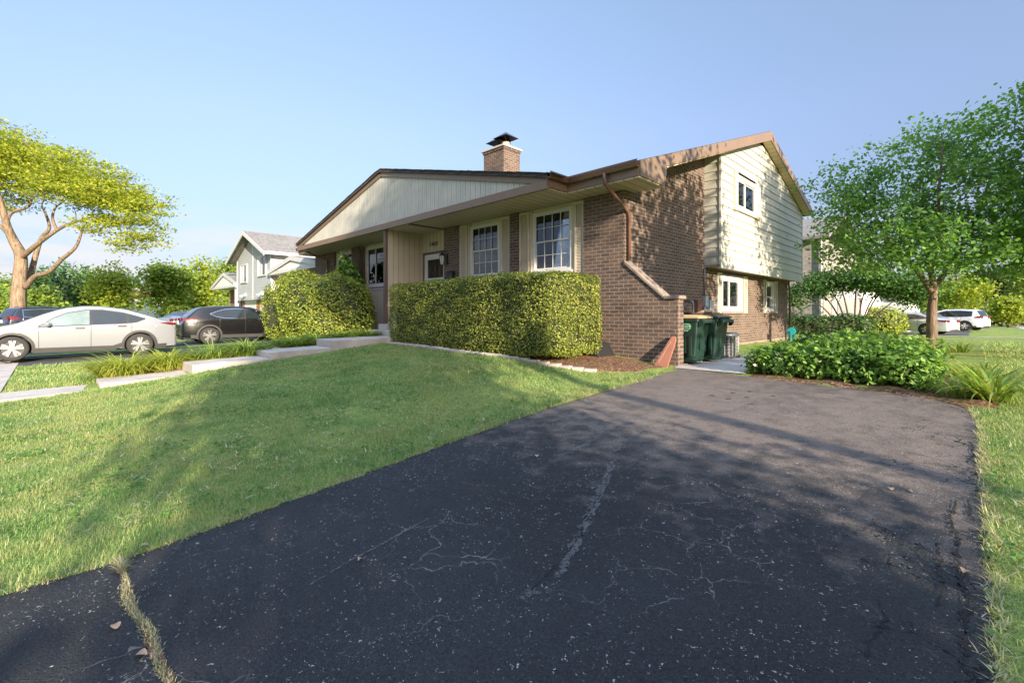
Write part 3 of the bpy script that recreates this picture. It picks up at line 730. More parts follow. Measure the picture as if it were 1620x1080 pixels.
# gutters and downspouts
def gutter_prof(y): return [(y-.125, 4.46), (y-.115, 4.47), (y-.10, 4.47), (y-.112, 4.43), (y-.09, 4.35), (y-.004, 4.35), (y-.004, 4.47), (y, 4.47), (y, 4.33), (y-.095, 4.33), (y-.125, 4.42)]
b = MB(); b.prism(gutter_prof(8.218), 'x', -6.34, XR+.03); b.prism(gutter_prof(8.218), 'x', -22.4, -20.74)
pf = [(2*(-6.46)-(y-8.218-6.46)-0, z) for y, z in gutter_prof(8.218)]
b.prism([(-6.458+(8.218-y), z) for y, z in gutter_prof(8.218)], 'y', 7.5, 8.215)
b.prism([(-20.642-(8.218-y), z) for y, z in gutter_prof(8.218)], 'y', 7.5, 8.215)
hp(b, 'gutter', 'brown_gutter', split=True)
b = MB(); b.tube([(-5.42, 8.13, 4.36), (-5.42, 8.13, 4.22), (-5.40, 8.17, 4.10), (-5.345, 8.55, 3.86), (-5.31, 8.88, 3.66), (-5.31, 8.93, 3.56), (-5.31, 8.93, 2.60)], .038, 8)
b.tube([(-5.30, 21.15, 2.72), (-5.30, 21.2, 2.55), (-5.32, 21.42, 2.36), (-5.32, 21.42, .3)], .04, 8)
b.tube([(-20.7, 7.75, 4.34), (-20.7, 7.78, 4.22), (-20.6, 8.2, 4.02), (-20.5, 8.78, 3.85), (-20.5, 8.78, .5)], .038, 8)
hp(b, 'downspout', 'brown_gutter', split=True, smooth=True)
# porch bays: panel, casing, window, shutters
def bay(x0, x1, wx0, wx1, kind):
    b = MB()
    b.box(x0, YF+.10, .3, x1, YF+.14, 2.40); b.box(x0, YF+.10, 2.4, wx0+.0, YF+.14, 4.14); b.box(wx1, YF+.10, 2.4, x1, YF+.14, 4.14); b.box(wx0, YF+.10, 4.04, wx1, YF+.14, 4.14); b.box(wx0, YF+.10, 2.40, wx1, YF+.14, 2.545)
    x = x0+.02
    while x < x1-.1: b.box(x, YF+.08, .3, x+.18, YF+.10, 2.33); x += .2
    hp(b, 'bay_panel', 'beige')
    b = MB(); b.box(wx0-.11, YF+.055, 2.40, wx0-.002, YF+.10, 4.13); b.box(wx1+.002, YF+.055, 2.40, wx1+.10, YF+.10, 4.13); b.box(wx0-.055, YF+.03, 2.42, wx0-.03, YF+.056, 4.12)
    hp(b, 'casing', 'beige', split=True)
    b = MB(); b.box(x0+.02, YF+.04, 2.345, x1-.02, YF+.10, 2.40); b.box(wx0-.05, YF+.0, 2.44, wx1+.05, YF+.10, 2.50)
    hp(b, 'window_apron', 'white', split=True, bevel=.006)
    window(wx0, wx1, 2.50, 4.035, YF+.06, kind)
def window(x0, x1, z0, z1, y, kind, axis='y'):
    """axis y: in the front wall, facing -y; axis x: in the side wall facing +x (x0,x1 are then y values and y is the x plane)"""
    def bx(mb, a0, d0, c0, a1, d1, c1):
        if axis == 'y': mb.box(a0, y+d0, c0, a1, y+d1, c1)
        else: mb.box(y-d0, a0, c0, y-d1, a1, c1)
    f = MB(); t = .055
    bx(f, x0, 0, z0, x0+t, .09, z1); bx(f, x1-t, 0, z0, x1, .09, z1); bx(f, x0+t, .001, z1-t, x1-t, .09, z1); bx(f, x0+t, -.012, z0, x1-t, .09, z0+t*1.1)
    root = hp(f, 'window', 'white', bevel=.004)
    def ch(mb, nm, mt, **k):
        o = mb.build(nm, M[mt], root, **k); return o
    i0, i1, j0, j1 = x0+t, x1-t, z0+t*1.1, z1-t
    s = MB(); w = .038; zm = (j0+j1)/2
    if kind == 'hung':
        for (a, c, dd) in ((zm-.02, j1, .02), (j0, zm+.02, .042)):
            bx(s, i0, dd, a, i0+w, dd+.02, c); bx(s, i1-w, dd, a, i1, dd+.02, c); bx(s, i0+w, dd, c-w, i1-w, dd+.02, c); bx(s, i0+w, dd, a, i1-w, dd+.02, a+w)
        ch(s, 'sash', 'white')
        g = MB()
        for (a, c, dd) in ((zm+.018, j1-w, .024), (j0+w, zm-.018, .046)):
            for k in range(1, 4):
                xx = i0+w+(i1-i0-2*w)*k/4; bx(g, xx-.009, dd, a, xx+.009, dd+.008, c)
            zz = (a+c)/2; bx(g, i0+w, dd+.001, zz-.009, i1-w, dd+.007, zz+.009)
        ch(g, 'muntins', 'white')
    elif kind == 'hung_plain':
        for (a, c, dd) in ((zm-.02, j1, .02), (j0, zm+.02, .042)):
            bx(s, i0, dd, a, i0+w, dd+.02, c); bx(s, i1-w, dd, a, i1, dd+.02, c); bx(s, i0+w, dd, c-w, i1-w, dd+.02, c); bx(s, i0+w, dd, a, i1-w, dd+.02, a+w)
        ch(s, 'sash', 'white')
    else:
        xm = i0+(i1-i0)*.42
        for (a, c, dd) in ((i0, xm+.025, .02), (xm-.02, i1, .042)):
            bx(s, a, dd, j0, a+w, dd+.02, j1); bx(s, c-w, dd, j0, c, dd+.02, j1); bx(s, a+w, dd, j1-w, c-w, dd+.02, j1); bx(s, a+w, dd, j0, c-w, dd+.02, j0+w)
        ch(s, 'sash', 'white')
    p = MB(); bx(p, i0+.004, .054, j0+.004, i1-.004, .057, j1-.004); ch(p, 'pane', 'glass')
    r = MB(); bx(r, i0-.02, .55, j0-.02, i1+.02, .57, j1+.02); bx(r, i0-.03, .1, j0-.02, i0-.02, .55, j1+.02); bx(r, i1+.02, .1, j0-.02, i1+.03, .55, j1+.02); bx(r, i0-.02, .1, j0-.03, i1+.02, .55, j0-.02); bx(r, i0-.02, .1, j1+.02, i1+.02, .55, j1+.03)
    ch(r, 'interior', 'dark_in')
    if kind == 'hung':
        v = MB(); zz = j1-.02
        while zz > zm+.28: bx(v, i0+.02, .10, zz-.028, i1-.02, .112, zz); zz -= .05
        bx(v, i0+.02, .095, zz-.03, i1-.02, .118, zz+.01)
        ch(v, 'blind', 'blind')
    elif kind == 'slider_curtain':
        v = MB(); n = 60; P_ = []
        for k in range(n+1):
            q = k/n
            if .42 < q < .50: continue
            P_.append((i0+(i1-i0)*q, .16+.03*math.sin(q*70)))
        for (a, b2) in zip(P_[:-1], P_[1:]):
            if b2[0]-a[0] > .05: continue
            if axis == 'y': v.quad((a[0], y+a[1], j0), (b2[0], y+b2[1], j0), (b2[0], y+b2[1], j1), (a[0], y+a[1], j1))
            else: v.quad((y-a[1], a[0], j0), (y-b2[1], b2[0], j0), (y-b2[1], b2[0], j1), (y-a[1], a[0], j1))
        ch(v, 'curtain', 'curtain')
    elif kind == 'slider_sheer':
        v = MB(); bx(v, i0+(i1-i0)*.5, .12, j0, i1-.02, .125, j1); ch(v, 'vertical_blind', 'sheer')
    return root
def shutter(x0, x1, z0, z1, y, mat='beige', axis='y', louver=True):
    b = MB()
    def bx(a0, d0, c0, a1, d1, c1):
        if axis == 'y': b.box(a0, y-d1, c0, a1, y-d0, c1)
        else: b.box(y+d0, a0, c0, y+d1, a1, c1)
    t = .045
    bx(x0, 0, z0, x0+t, .035, z1); bx(x1-t, 0, z0, x1, .035, z1); bx(x0+t, .001, z0, x1-t, .034, z0+t*1.6); bx(x0+t, .001, z1-t*1.6, x1-t, .034, z1); 
    zz = z0+t*1.6+.01
    if louver:
        while zz < z1-t*1.6-.03:
            if axis == 'y': b.add([(x0+t, y-.028, zz), (x1-t, y-.028, zz), (x1-t, y-.004, zz+.034), (x0+t, y-.004, zz+.034), (x0+t, y-.028, zz+.008), (x1-t, y-.028, zz+.008)], [(0, 1, 5, 4), (4, 5, 2, 3), (0, 3, 2, 1)])
            else: b.add([(y+.028, x0+t, zz), (y+.028, x1-t, zz), (y+.004, x1-t, zz+.034), (y+.004, x0+t, zz+.034), (y+.028, x0+t, zz+.008), (y+.028, x1-t, zz+.008)], [(0, 1, 5, 4), (4, 5, 2, 3), (0, 3, 2, 1)])
            zz += .036
    bx(x0+t, 0, z0+.05, x1-t, .004, z1-.05)
    return hp(b, 'shutter', mat)
bay(-11.16, -8.95, -10.68, -9.42, 'hung'); shutter(-11.15, -10.80, 2.30, 4.11, YF+.055); shutter(-9.31, -8.96, 2.30, 4.11, YF+.055)
bay(-8.61, -6.48, -8.14, -6.87, 'hung'); shutter(-8.60, -8.25, 2.30, 4.11, YF+.055); shutter(-6.76, -6.49, 2.30, 4.11, YF+.055)
bay(-17.62, -15.0, -17.1, -15.55, 'slider_sheer'); shutter(-17.6, -17.22, 2.30, 4.11, YF+.055, 'post')
bay(-19.95, -18.3, -19.75, -18.38, 'slider_sheer')
# entry recess
b = MB(); b.box(-13.47, 7.70, .3, -13.405, 9.06, 4.134); yv = 7.71
while yv < 9.0: b.box(-13.405, yv, .3, -13.38, yv+.178, 4.134); yv += .2
hp(b, 'party_wall_panel', 'cream_panel')
hp(MB().box(-13.50, 7.615, .3, -13.37, 7.699, 4.124), 'porch_post', 'post')
b = MB(); b.box(-13.39, 9.09, 3.50, -11.92, 9.14, 4.134); xv = -13.39
while xv < -11.95: b.box(xv, 9.065, 3.50, min(xv+.178, -11.92), 9.09, 4.134); xv += .2
b.box(-15.0, 9.09, .3, -13.5, 9.14, 4.134)
hp(b, 'entry_panel', 'cream_panel')
b = MB(); b.box(-13.39, 9.05, 1.40, -13.31, 9.14, 3.497); b.box(-12.05, 9.05, 1.40, -11.925, 9.14, 3.497); b.box(-13.31, 9.05, 3.43, -12.05, 9.14, 3.497)
hp(b, 'door_frame', 'post')
b = MB(); b.box(-13.30, 9.06, 1.42, -13.12, 9.10, 3.42); b.box(-12.24, 9.06, 1.42, -12.06, 9.10, 3.42); b.box(-13.12, 9.061, 3.24, -12.24, 9.10, 3.42); b.box(-13.12, 9.061, 1.42, -12.24, 9.10, 1.75); b.box(-13.12, 9.061, 2.55, -12.24, 9.10, 2.62)
door = hp(b, 'storm_door', 'white', bevel=.005)
MB().box(-13.12, 9.075, 1.75, -12.24, 9.08, 3.24).build('pane', M['glass'], door)
MB().box(-13.12, 9.085, 1.75, -12.24, 9.095, 3.24).build('inner_door', M['sheer'], door)
MB().tube([(-12.15, 9.05, 2.38), (-12.15, 9.0, 2.38), (-12.15, 9.0, 2.5), (-12.15, 9.05, 2.5)], .01).build('handle', M['black_metal'], door)
hp(MB().box(-13.35, 7.75, .6, -11.93, 9.05, 1.40), 'stoop', 'concrete')
# house number
vs, fs = text_mesh('1403', .19, .008, .006); b = MB(); b.add([(-12.77+v[0]*1.25, 9.068-v[2], 3.75+v[1]) for v in vs], fs); hp(b, 'house_number', 'black_metal')
# carriage lamp by the door
b = MB(); b.box(-11.80, 8.80, 2.98, -11.70, 8.849, 3.30); b.tube([(-11.75, 8.82, 3.3), (-11.75, 8.76, 3.4), (-11.75, 8.66, 3.38), (-11.75, 8.66, 3.33)], .012)
b.lathe([(.0, 3.36), (.03, 3.34), (.10, 3.25), (.10, 3.235), (.085, 3.23)], (-11.75, 8.66, 0), 6); b.lathe([(.055, 2.97), (.06, 2.955), (.0, 2.94)], (-11.75, 8.66, 0), 6)
for k in range(6):
    w = k*math.pi/3; b.tube([(-11.75+.088*math.cos(w), 8.66+.088*math.sin(w), 3.235), (-11.75+.056*math.cos(w), 8.66+.056*math.sin(w), 2.965)], .006, 5)
lamp = hp(b, 'porch_lamp', 'black_metal')
MB().lathe([(.05, 2.97), (.08, 3.235)], (-11.75, 8.66, 0), 6).build('lamp_glass', M['lamp_glass'], lamp)
b = MB(); b.box(-11.68, 8.72, 2.50, -11.34, 8.848, 2.70); b.prism([(8.848, 2.70), (8.70, 2.68), (8.70, 2.70), (8.848, 2.76)], 'x', -11.69, -11.33); hp(b, 'mailbox', 'black_metal', bevel=.006)
# lower side windows, upper side window
def side_case(y0, y1, z0, z1, kind, sill=True):
    b = MB(); x = XS
    b.box(x-.12, y0, z0, x+.022, y0+.09, z1); b.box(x-.12, y1-.09, z0, x+.022, y1, z1); b.box(x-.12, y0+.09, z1-.09, x+.02, y1-.09, z1); b.box(x-.12, y0+.09, z0, x+.02, y1-.09, z0+.06)
    hp(b, 'side_casing', 'white')
    window(y0+.09, y1-.09, z0+.06, z1-.09, x-.01, kind, 'x')
    hp(MB().box(x-.02, y0-.06, z0-.075, x+.07, y1+.06, z0-.003), 'window_sill', 'coping', bevel=.006)
side_case(14.3, 16.05, 1.5, 2.62, 'slider_curtain'); shutter(13.95, 14.285, 1.45, 2.66, XS+.003, 'siding_cream', 'x'); shutter(16.12, 16.5, 1.45, 2.66, XS+.003, 'siding_cream', 'x')
side_case(18.5, 19.45, 1.5, 2.62, 'hung_plain'); shutter(18.2, 18.49, 1.45, 2.66, XS+.003, 'siding_cream', 'x'); shutter(19.48, 19.85, 1.45, 2.66, XS+.003, 'siding_cream', 'x')
b = MB(); x = XG+.02
b.box(x-.02, 14.05, 4.45, x+.05, 14.28, 5.60); b.box(x-.02, 15.95, 4.45, x+.05, 16.30, 5.60); b.box(x-.02, 14.28, 5.44, x+.045, 15.95, 5.52); b.box(x-.02, 14.28, 4.47, x+.045, 15.95, 4.55)
hp(b, 'side_casing', 'beige')
window(14.28, 15.95, 4.55, 5.44, XG+.05, 'slider_curtain', 'x')
# chimney
b = MB().box(-13.0, 11.5, 4.6, -11.92, 12.33, 7.36); b.box(-13.03, 11.47, 7.36, -11.89, 12.36, 7.44)
chim = hp(b, 'chimney', 'brick')
MB().box(-13.07, 11.43, 7.44, -11.85, 12.40, 7.51).build('chimney_crown', M['concrete'], chim, bevel=.015)
for (cx, cy, cz) in ((-12.68, 11.95, 7.95), (-12.22, 11.9, 8.0)):
    MB().lathe([(.0, 7.5), (.135, 7.5), (.135, 7.74), (.115, 7.74), (.115, 7.6)], (cx, cy, 0), 16).build('flue', M['clay'], chim, smooth=True)
    b = MB(); r = .34
    b.add([(cx-r, cy-r, cz-.12), (cx+r, cy-r, cz-.12), (cx+r, cy+r, cz-.12), (cx-r, cy+r, cz-.12), (cx, cy, cz+.13), (cx, cy, cz+.05)], [(0, 1, 4), (1, 2, 4), (2, 3, 4), (3, 0, 4), (1, 0, 5), (2, 1, 5), (3, 2, 5), (0, 3, 5)])
    for sx in (-1, 1):
        for sy in (-1, 1): b.tube([(cx+sx*.1, cy+sy*.1, 7.72), (cx+sx*.2, cy+sy*.2, cz-.1)], .008, 5)
    b.build('rain_cap', M['black_metal'], chim)
# meter, conduit, cable, utility panel
b = MB(); b.tube([(XS+.03, 13.02, 2.78), (XS+.03, 13.02, 1.9)], .018); b.tube([(XS+.03, 13.1, 1.55), (XS+.03, 13.1, .4)], .018); hp(b, 'conduit', 'steel', smooth=True)
b = MB(); b.box(XS, 12.93, 1.62, XS+.10, 13.13, 1.93); b.box(XS, 13.16, 1.45, XS+.13, 13.48, 1.80)
mt = hp(b, 'electric_meter', 'grey_box', bevel=.012)
b = MB(); b.lathe([(.13, 0), (.13, .06), (.11, .08), (.0, .10)], (0, 0, 0), 20); b.v = [(XS+.0+v[2]+.03, 13.0+v[0], 1.52+v[1]) for v in b.v]; b.build('meter_dial', M['steel'], mt, smooth=True)
hp(MB().box(XS, 12.42, 1.30, XS+.09, 12.74, 1.80), 'utility_panel', 'rust', bevel=.01)
b = MB(); pts = [(XS+.03, 13.02+8.2*k/14, 2.70-.10*math.sin(math.pi*min(1, k/6)) - .04*math.sin(k*1.1)) for k in range(15)]
b.tube(pts, .007, 5); hp(b, 'cable', 'black_plastic', smooth=True)
# handrail by the cellar steps
hr = empty('handrail', (-5.1, 10.9, .38)); tag(hr, 'bent metal pipe railing behind the bins at the brick wall', 'railing')
b = MB().tube([(-.29, 0, 1.34), (.28, 0, 1.36), (.33, 0, 1.33), (.35, 0, 1.27), (.35, 0, .0)], .022, 8); b.build('top_rail', M['steel'], hr, smooth=True)
b = MB().tube([(-.29, 0, 1.05), (.22, 0, 1.06), (.30, 0, 1.04), (.36, 0, .95)], .026, 8); b.build('lower_rail', M['black_metal'], hr, smooth=True)
# window-well cover
b = MB(); b.prism([(-6.7, .38), (-5.5, .38), (-5.78, .80), (-6.6, .82)], 'y', 8.2, 8.845); wc = b.build('window_well_cover', M['black_plastic'], bevel=.03)
tag(wc, 'black plastic window well cover against the brick beside the hedge', 'cover')
# leaning red board
b = MB(); out = [(-.17, 0), (.10, 0), (.12, .1), (.185, .45), (.20, .60), (.17, .66), (.10, .655), (.02, .50), (-.09, .22), (-.17, .06)]
b.prism(out, 'y', 0, .03); bd = b.build('wooden_board', M['red_wood'], bevel=.008)
bd.location = (-4.36, 8.56, .37); bd.rotation_euler = (R(-20), 0, R(3)); tag(bd, 'red stained wooden board leaning on the brick pillar', 'board')
b = MB()
for k in range(7):
    z = .10+k*.065; cx = -.07+k*.028
    b.tube([(cx-.02, -.002, z), (cx+.006, -.002, z+.02), (cx-.016, -.002, z+.035), (cx+.012, -.002, z+.055)], .0035, 4)
b.build('lettering', M['pale_mark'], bd)
# bins
def bin_(name, label, loc, rz, lid, logo):
    e = empty(name, loc, rz); tag(e, label, 'bin', 'wheeled bins by the brick wall')
    b = MB(); n = 8
    def ring(z, hx, hy, r=.05, ox=0):
        o = []
        for sx, sy, a0 in ((1, 1, 0), (-1, 1, 90), (-1, -1, 180), (1, -1, 270)):
            for k in range(4):
                w = R(a0+k*30); o.append((ox+sx*(hx-r)+r*math.cos(w), sy*(hy-r)+r*math.sin(w), z))
        return o
    rings = [ring(.04, .25, .21), ring(.10, .26, .225), ring(.62, .315, .262, ox=.01), ring(.86, .335, .275, ox=.012), ring(.865, .36, .30, ox=.012), ring(.93, .365, .302, ox=.012)]
    vs = sum(rings, []); m = 16
    fs = [(i*m+j, i*m+(j+1) % m, (i+1)*m+(j+1) % m, (i+1)*m+j) for i in range(len(rings)-1) for j in range(m)]+[tuple(range(m))[::-1]]
    b.add(vs, fs)
    b.box(.30, -.10, .30, .325, .10, .62); b.box(-.12, -.272, .22, .10, -.235, .60); b.box(.16, -.278, .16, .22, -.23, .58)
    b.build('body', M['green_bin'], e, bevel=.006)
    l = MB(); rr = [ring(.932, .385, .315, ox=.03), ring(.965, .385, .315, ox=.03), ring(1.0, .30, .24, ox=.0), ring(1.008, .1, .08, ox=0)]
    vs = sum(rr, []); l.add(vs, [(i*m+j, i*m+(j+1) % m, (i+1)*m+(j+1) % m, (i+1)*m+j) for i in range(3) for j in range(m)]+[tuple(range(m))[::-1], tuple(range(3*m, 4*m))])
    l.build('lid', M[lid], e, smooth=False, bevel=.006)
    # flared front lip under the lid and its brackets
    q = MB(); q.prism([(.36, .93), (.46, .90), (.47, .84), (.43, .78), (.36, .76)], 'y', -.26, -.225); q.prism([(.36, .93), (.46, .90), (.47, .84), (.43, .78), (.36, .76)], 'y', .225, .26); q.prism([(.38, .93), (.47, .90), (.475, .84), (.455, .84), (.45, .885), (.38, .91)], 'y', -.2245, .2245)
    q.build('grab_bar', M['green_bin'], e, bevel=.006)
    for s_ in (-1, 1):
        w = MB().lathe([(.0, -.025), (.11, -.025), (.13, -.02), (.13, .02), (.11, .025), (0, .025)], (-.25, s_*.255, .13), 20, 'y'); w.build('wheel', M['rubber'], e)
    if logo:
        d = MB()
        def pill(w, h, z): 
            return [(w*(1 if math.cos(a) > 0 else -1)+h*math.cos(a), h*math.sin(a)) for a in np.linspace(0, 2*math.pi, 25)[:-1]]
        tilt = math.atan2(.052, .52)
        def place(mb, pts, dep, cx=.075, cz=.765):
            return [(cx+p[0], -.262-(cz+p[1]-.62)*.054-dep-.004, cz+p[1]) for p in pts]
        P1 = place(d, pill(.072, .064, 0), 0); d.add(P1, [tuple(range(len(P1)))[::1]]); lg = d.build('logo', M['decal_ring'], e)
        d = MB(); P1 = place(d, pill(.072, .050, 0), .003); d.add(P1, [tuple(range(len(P1)))]); d.build('logo_field', M['decal_green'], lg)
        tv, tf = text_mesh('GROOT', .068, .001, .002); d = MB(); d.add(place(d, [(v[0]*1.05, v[1]) for v in tv], .007), tf); d.build('logo_lettering', M['decal_white'], lg)
        d = MB()
        for zz, w in ((.675, .15), (.65, .085)):
            xx = -.11
            while xx < -.11+2*w*.8:
                ww = random.uniform(.012, .03); P1 = place(d, [(xx, 0), (xx+ww, 0), (xx+ww, .012), (xx, .012)], .003, .02, zz); d.add(P1, [(0, 1, 2, 3)]); xx += ww+.008
        d.build('small_print', M['decal_white'], lg)
    else:
        d = MB(); S = []
        for k in range(3):
            a0 = R(90+120*k)
            pts = [(.02+.055*math.cos(a0+s), -.262-(.70+.055*math.sin(a0+s)-.62)*.05-.008, .70+.055*math.sin(a0+s)) for s in np.linspace(0, 1.35, 6)]
            d.tube(pts, .009, 4)
        d.box(-.08, -.272, .588, .12, -.266, .60); d.build('recycling_mark', M['decal_white'], e)
    return e
bin_('wheeled_bin', 'dark green wheeled bin with tan lid and oval logo behind the pillar', (-4.24, 9.44, .408), R(-2), 'tan_lid', True)
bin_('wheeled_bin', 'dark green wheeled bin with dark lid, next to the air conditioner', (-4.12, 10.16, .408), R(-4), 'green_bin', False)
# things lying on the dark lid
b = MB(); b.tube([(-.25, -.1, .0), (-.1, .05, .05), (.1, .0, .04), (.25, .1, .0)], [.02, .05, .045, .02], 7); o = b.build('crumpled_bag', M['dead_leaf']); o.location = (-4.12, 10.2, 1.425); tag(o, 'small crumpled brown bag lying on the dark bin lid', 'bag')
# air conditioner
ac = empty('air_conditioner', (-4.30, 11.58, .385)); tag(ac, 'grey round outdoor air conditioner with wire guard by the wall', 'air conditioner')
MB().lathe([(.0, .0), (.36, .0), (.36, .06), (.30, .06)], (0, 0, 0), 28).build('base', M['black_plastic'], ac)
MB().lathe([(.28, .06), (.28, .50)], (0, 0, 0), 28).build('coil', M['black_metal'], ac)
b = MB()
for k in range(22):
    w = 2*math.pi*k/22; b.tube([(.33*math.cos(w), .33*math.sin(w), .05), (.33*math.cos(w), .33*math.sin(w), .52)], .006, 4)
for z in np.linspace(.1, .48, 6): b.tube([(.33*math.cos(w), .33*math.sin(w), z) for w in np.linspace(0, 2*math.pi, 29)], .006, 4, cap=False)
b.build('wire_guard', M['steel'], ac)
b = MB().lathe([(.345, .51), (.35, .53), (.35, .56), (.30, .585), (.29, .575)], (0, 0, 0), 28)
for k in range(16):
    w = 2*math.pi*k/16; b.tube([(.05*math.cos(w), .05*math.sin(w), .60), (.30*math.cos(w), .30*math.sin(w), .58)], .005, 4)
b.lathe([(0, .605), (.06, .605), (.06, .59)], (0, 0, 0), 16); b.build('top_grille', M['steel'], ac)
# stone edging of the hedge bed
pts = [(-11.0, 6.33), (-9.5, 6.45), (-7.5, 6.57), (-6.0, 6.72), (-5.35, 6.88), (-4.95, 7.12)]
seg = []; tot = 0
for a, c in zip(pts[:-1], pts[1:]):
    L = math.hypot(c[0]-a[0], c[1]-a[1]); seg.append((tot, tot+L, a, c)); tot += L
s_ = .0; proto = []
while s_ < tot-.12:
    L = random.uniform(.20, .27); m_ = s_+L/2
    for t0, t1, a, c in seg:
        if t0 <= m_ <= t1:
            k = (m_-t0)/(t1-t0); x = a[0]+(c[0]-a[0])*k; y = a[1]+(c[1]-a[1])*k; ang = math.atan2(c[1]-a[1], c[0]-a[0])
    if len(proto) < 4:
        b = MB(); hL = .112; b.add([(random.uniform(-.008, .008)+sx*hL, random.uniform(-.008, .008)+sy*.075, random.uniform(-.006, .006)+(z)) for z in (-.08, .075) for sx, sy in ((-1, -1), (1, -1), (1, 1), (-1, 1))], [(0, 3, 2, 1), (4, 5, 6, 7), (0, 1, 5, 4), (1, 2, 6, 5), (2, 3, 7, 6), (3, 0, 4, 7)])
        o = b.build('edging_stone', M['edging'], bevel=.014); proto.append(o)
    else:
        o = random.choice(proto).copy(); COL.objects.link(o)
    o.location = (x, y, zgf(x, y)-.02); o.rotation_euler = (random.uniform(-.05, .05), random.uniform(-.06, .06), ang+random.uniform(-.06, .06))
    tag(o, 'pale rough edging stone in the row along the hedge bed', 'edging stone', 'edging stones along the hedge bed'); s_ += L+.012
# ------------------------------------------------------------------ plants
def leaf_quads(C, size, up=.35, aspect=.62, nrm=None, fold=0.0):
    n = len(C); size = np.broadcast_to(size, (n,))*rng.uniform(.7, 1.3, n)
    N = rng.normal(size=(n, 3)); N[:, 2] = np.abs(N[:, 2])+up
    if nrm is not None: N = N*.75+nrm*1.1
    N /= np.linalg.norm(N, axis=1)[:, None]
    T = rng.normal(size=(n, 3)); T -= N*(T*N).sum(1)[:, None]; T /= np.linalg.norm(T, axis=1)[:, None]
    B = np.cross(N, T); s = size[:, None]/2
    V = np.stack([C-T*s, C-T*s*.1+B*s*aspect, C+T*s, C-T*s*.1-B*s*aspect], 1).reshape(-1, 3)
    return V, np.arange(4*n).reshape(n, 4)
def needle_sprays(C, size, nrm):
    """little sprays: three thin blades each"""
    out = []
    for k in range(2):
        out.append(leaf_quads(C+rng.normal(0, size*.25, C.shape), size, .2, .38, nrm))
    return join(*out)
def crown_points(n, ells, shell=.55, seed=1, gap=.0, gs=.35):
    """clump centres in a union of ellipsoids (cx,cy,cz,rx,ry,rz)"""
    r = np.random.default_rng(seed); P = []
    vol = np.array([e[3]*e[4]*e[5] for e in ells])**.8; k = r.choice(len(ells), n*3, p=vol/vol.sum())
    for i in k:
        e = ells[i]; d = r.normal(size=3); d /= np.linalg.norm(d); q = r.random()**shell*.98
        q *= .82+.3*r.random()
        p = np.array(e[:3])+d*np.array(e[3:])*q
        if gap and value_noise(np.array([p[0]*1.0+p[2]*.7]), np.array([p[1]+p[2]*.6]), gs*e[3], seed)[0] < gap: continue
        P.append(p)
        if len(P) >= n: break
    return np.array(P)
def curve_pts(a, b, bend, n=5):
    a = np.array(a); b = np.array(b); m = (a+b)/2+bend
    return [tuple((1-t)**2*a+2*t*(1-t)*m+t*t*b) for t in np.linspace(0, 1, n)]
def build_tree(name, label, cat, trunks, clumps, crad, per, lsize, leafm, barkm, group=None, flat=.6, seed=1, brmax=.05, sides=7, twig=.010, up=.35, rise=.0, twigs=True):
    r = np.random.default_rng(seed)
    root = empty(name, trunks[0][0][0]); base = np.array(trunks[0][0][0])
    tag(root, label, cat, group)
    b = MB(); nodes = []; nr = []
    for pts, r0, r1 in trunks:
        # smooth the polyline (Catmull-Rom)
        P = [np.array(p, float) for p in pts]; Q = []
        for i in range(len(P)-1):
            p0, p1, p2, p3 = P[max(i-1, 0)], P[i], P[i+1], P[min(i+2, len(P)-1)]
            for t in np.linspace(0, 1, 5)[:-1]:
                Q.append(.5*((2*p1)+(-p0+p2)*t+(2*p0-5*p1+4*p2-p3)*t*t+(-p0+3*p1-3*p2+p3)*t**3))
        Q.append(P[-1]); m = len(Q)
        rad = [r0+(r1-r0)*(i/(m-1)) for i in range(m)]
        if pts is trunks[0][0]: rad[0] *= 1.35; rad[1] *= 1.1
        b.tube([tuple(q-base) for q in Q], rad, max(sides, 8))
        for i in range(1, m): nodes.append(Q[i]); nr.append(rad[i])
    nodes = list(nodes); zmin = min(n[2] for n in nodes); 
    cl = list(clumps); N = np.array(nodes)
    d0 = [np.min(np.linalg.norm(N-c, axis=1)) for c in cl]
    htop = max(c[2] for c in cl)
    start = len(nodes)*0
    ok_from = [i for i, n in enumerate(nodes) if n[2] > zmin+(htop-zmin)*.22] or list(range(len(nodes)))
    nodes = [nodes[i] for i in ok_from]; nr = [nr[i] for i in ok_from]
    for i in np.argsort(d0):
        c = cl[i]; N = np.array(nodes)
        dv = c-N; dist = np.linalg.norm(dv, axis=1)+np.clip(-(dv[:, 2])*.8, 0, None)
        j = int(np.argmin(dist)); a = N[j]
        L = np.linalg.norm(c-a)
        if L < .05: continue
        ra = min(nr[j]*.7, brmax, .012+L*.016+twig)
        bend = r.normal(0, .09*L, 3)+np.array([0, 0, rise*L])
        pts = curve_pts(a, c, bend, 5 if L > .6 else 4)
        rad = list(np.linspace(ra, max(twig*.45, .003), len(pts)))
        if twigs or ra > .02: b.tube([tuple(np.array(p)-base) for p in pts], rad, 5 if ra > .03 else 4, cap=False)
        for q, rr_ in zip(pts[1:], rad[1:]): nodes.append(np.array(q)); nr.append(max(rr_, .012))
    b.build('trunk', M[barkm], root, smooth=True)
    C = np.repeat(np.array(clumps), per, 0); o = r.normal(size=C.shape)*np.array([crad, crad, crad*flat])
    C = C+o-base
    V, F = leaf_quads(C, lsize, up)
    np_mesh('crown', V, F, M[leafm], root)
    return root
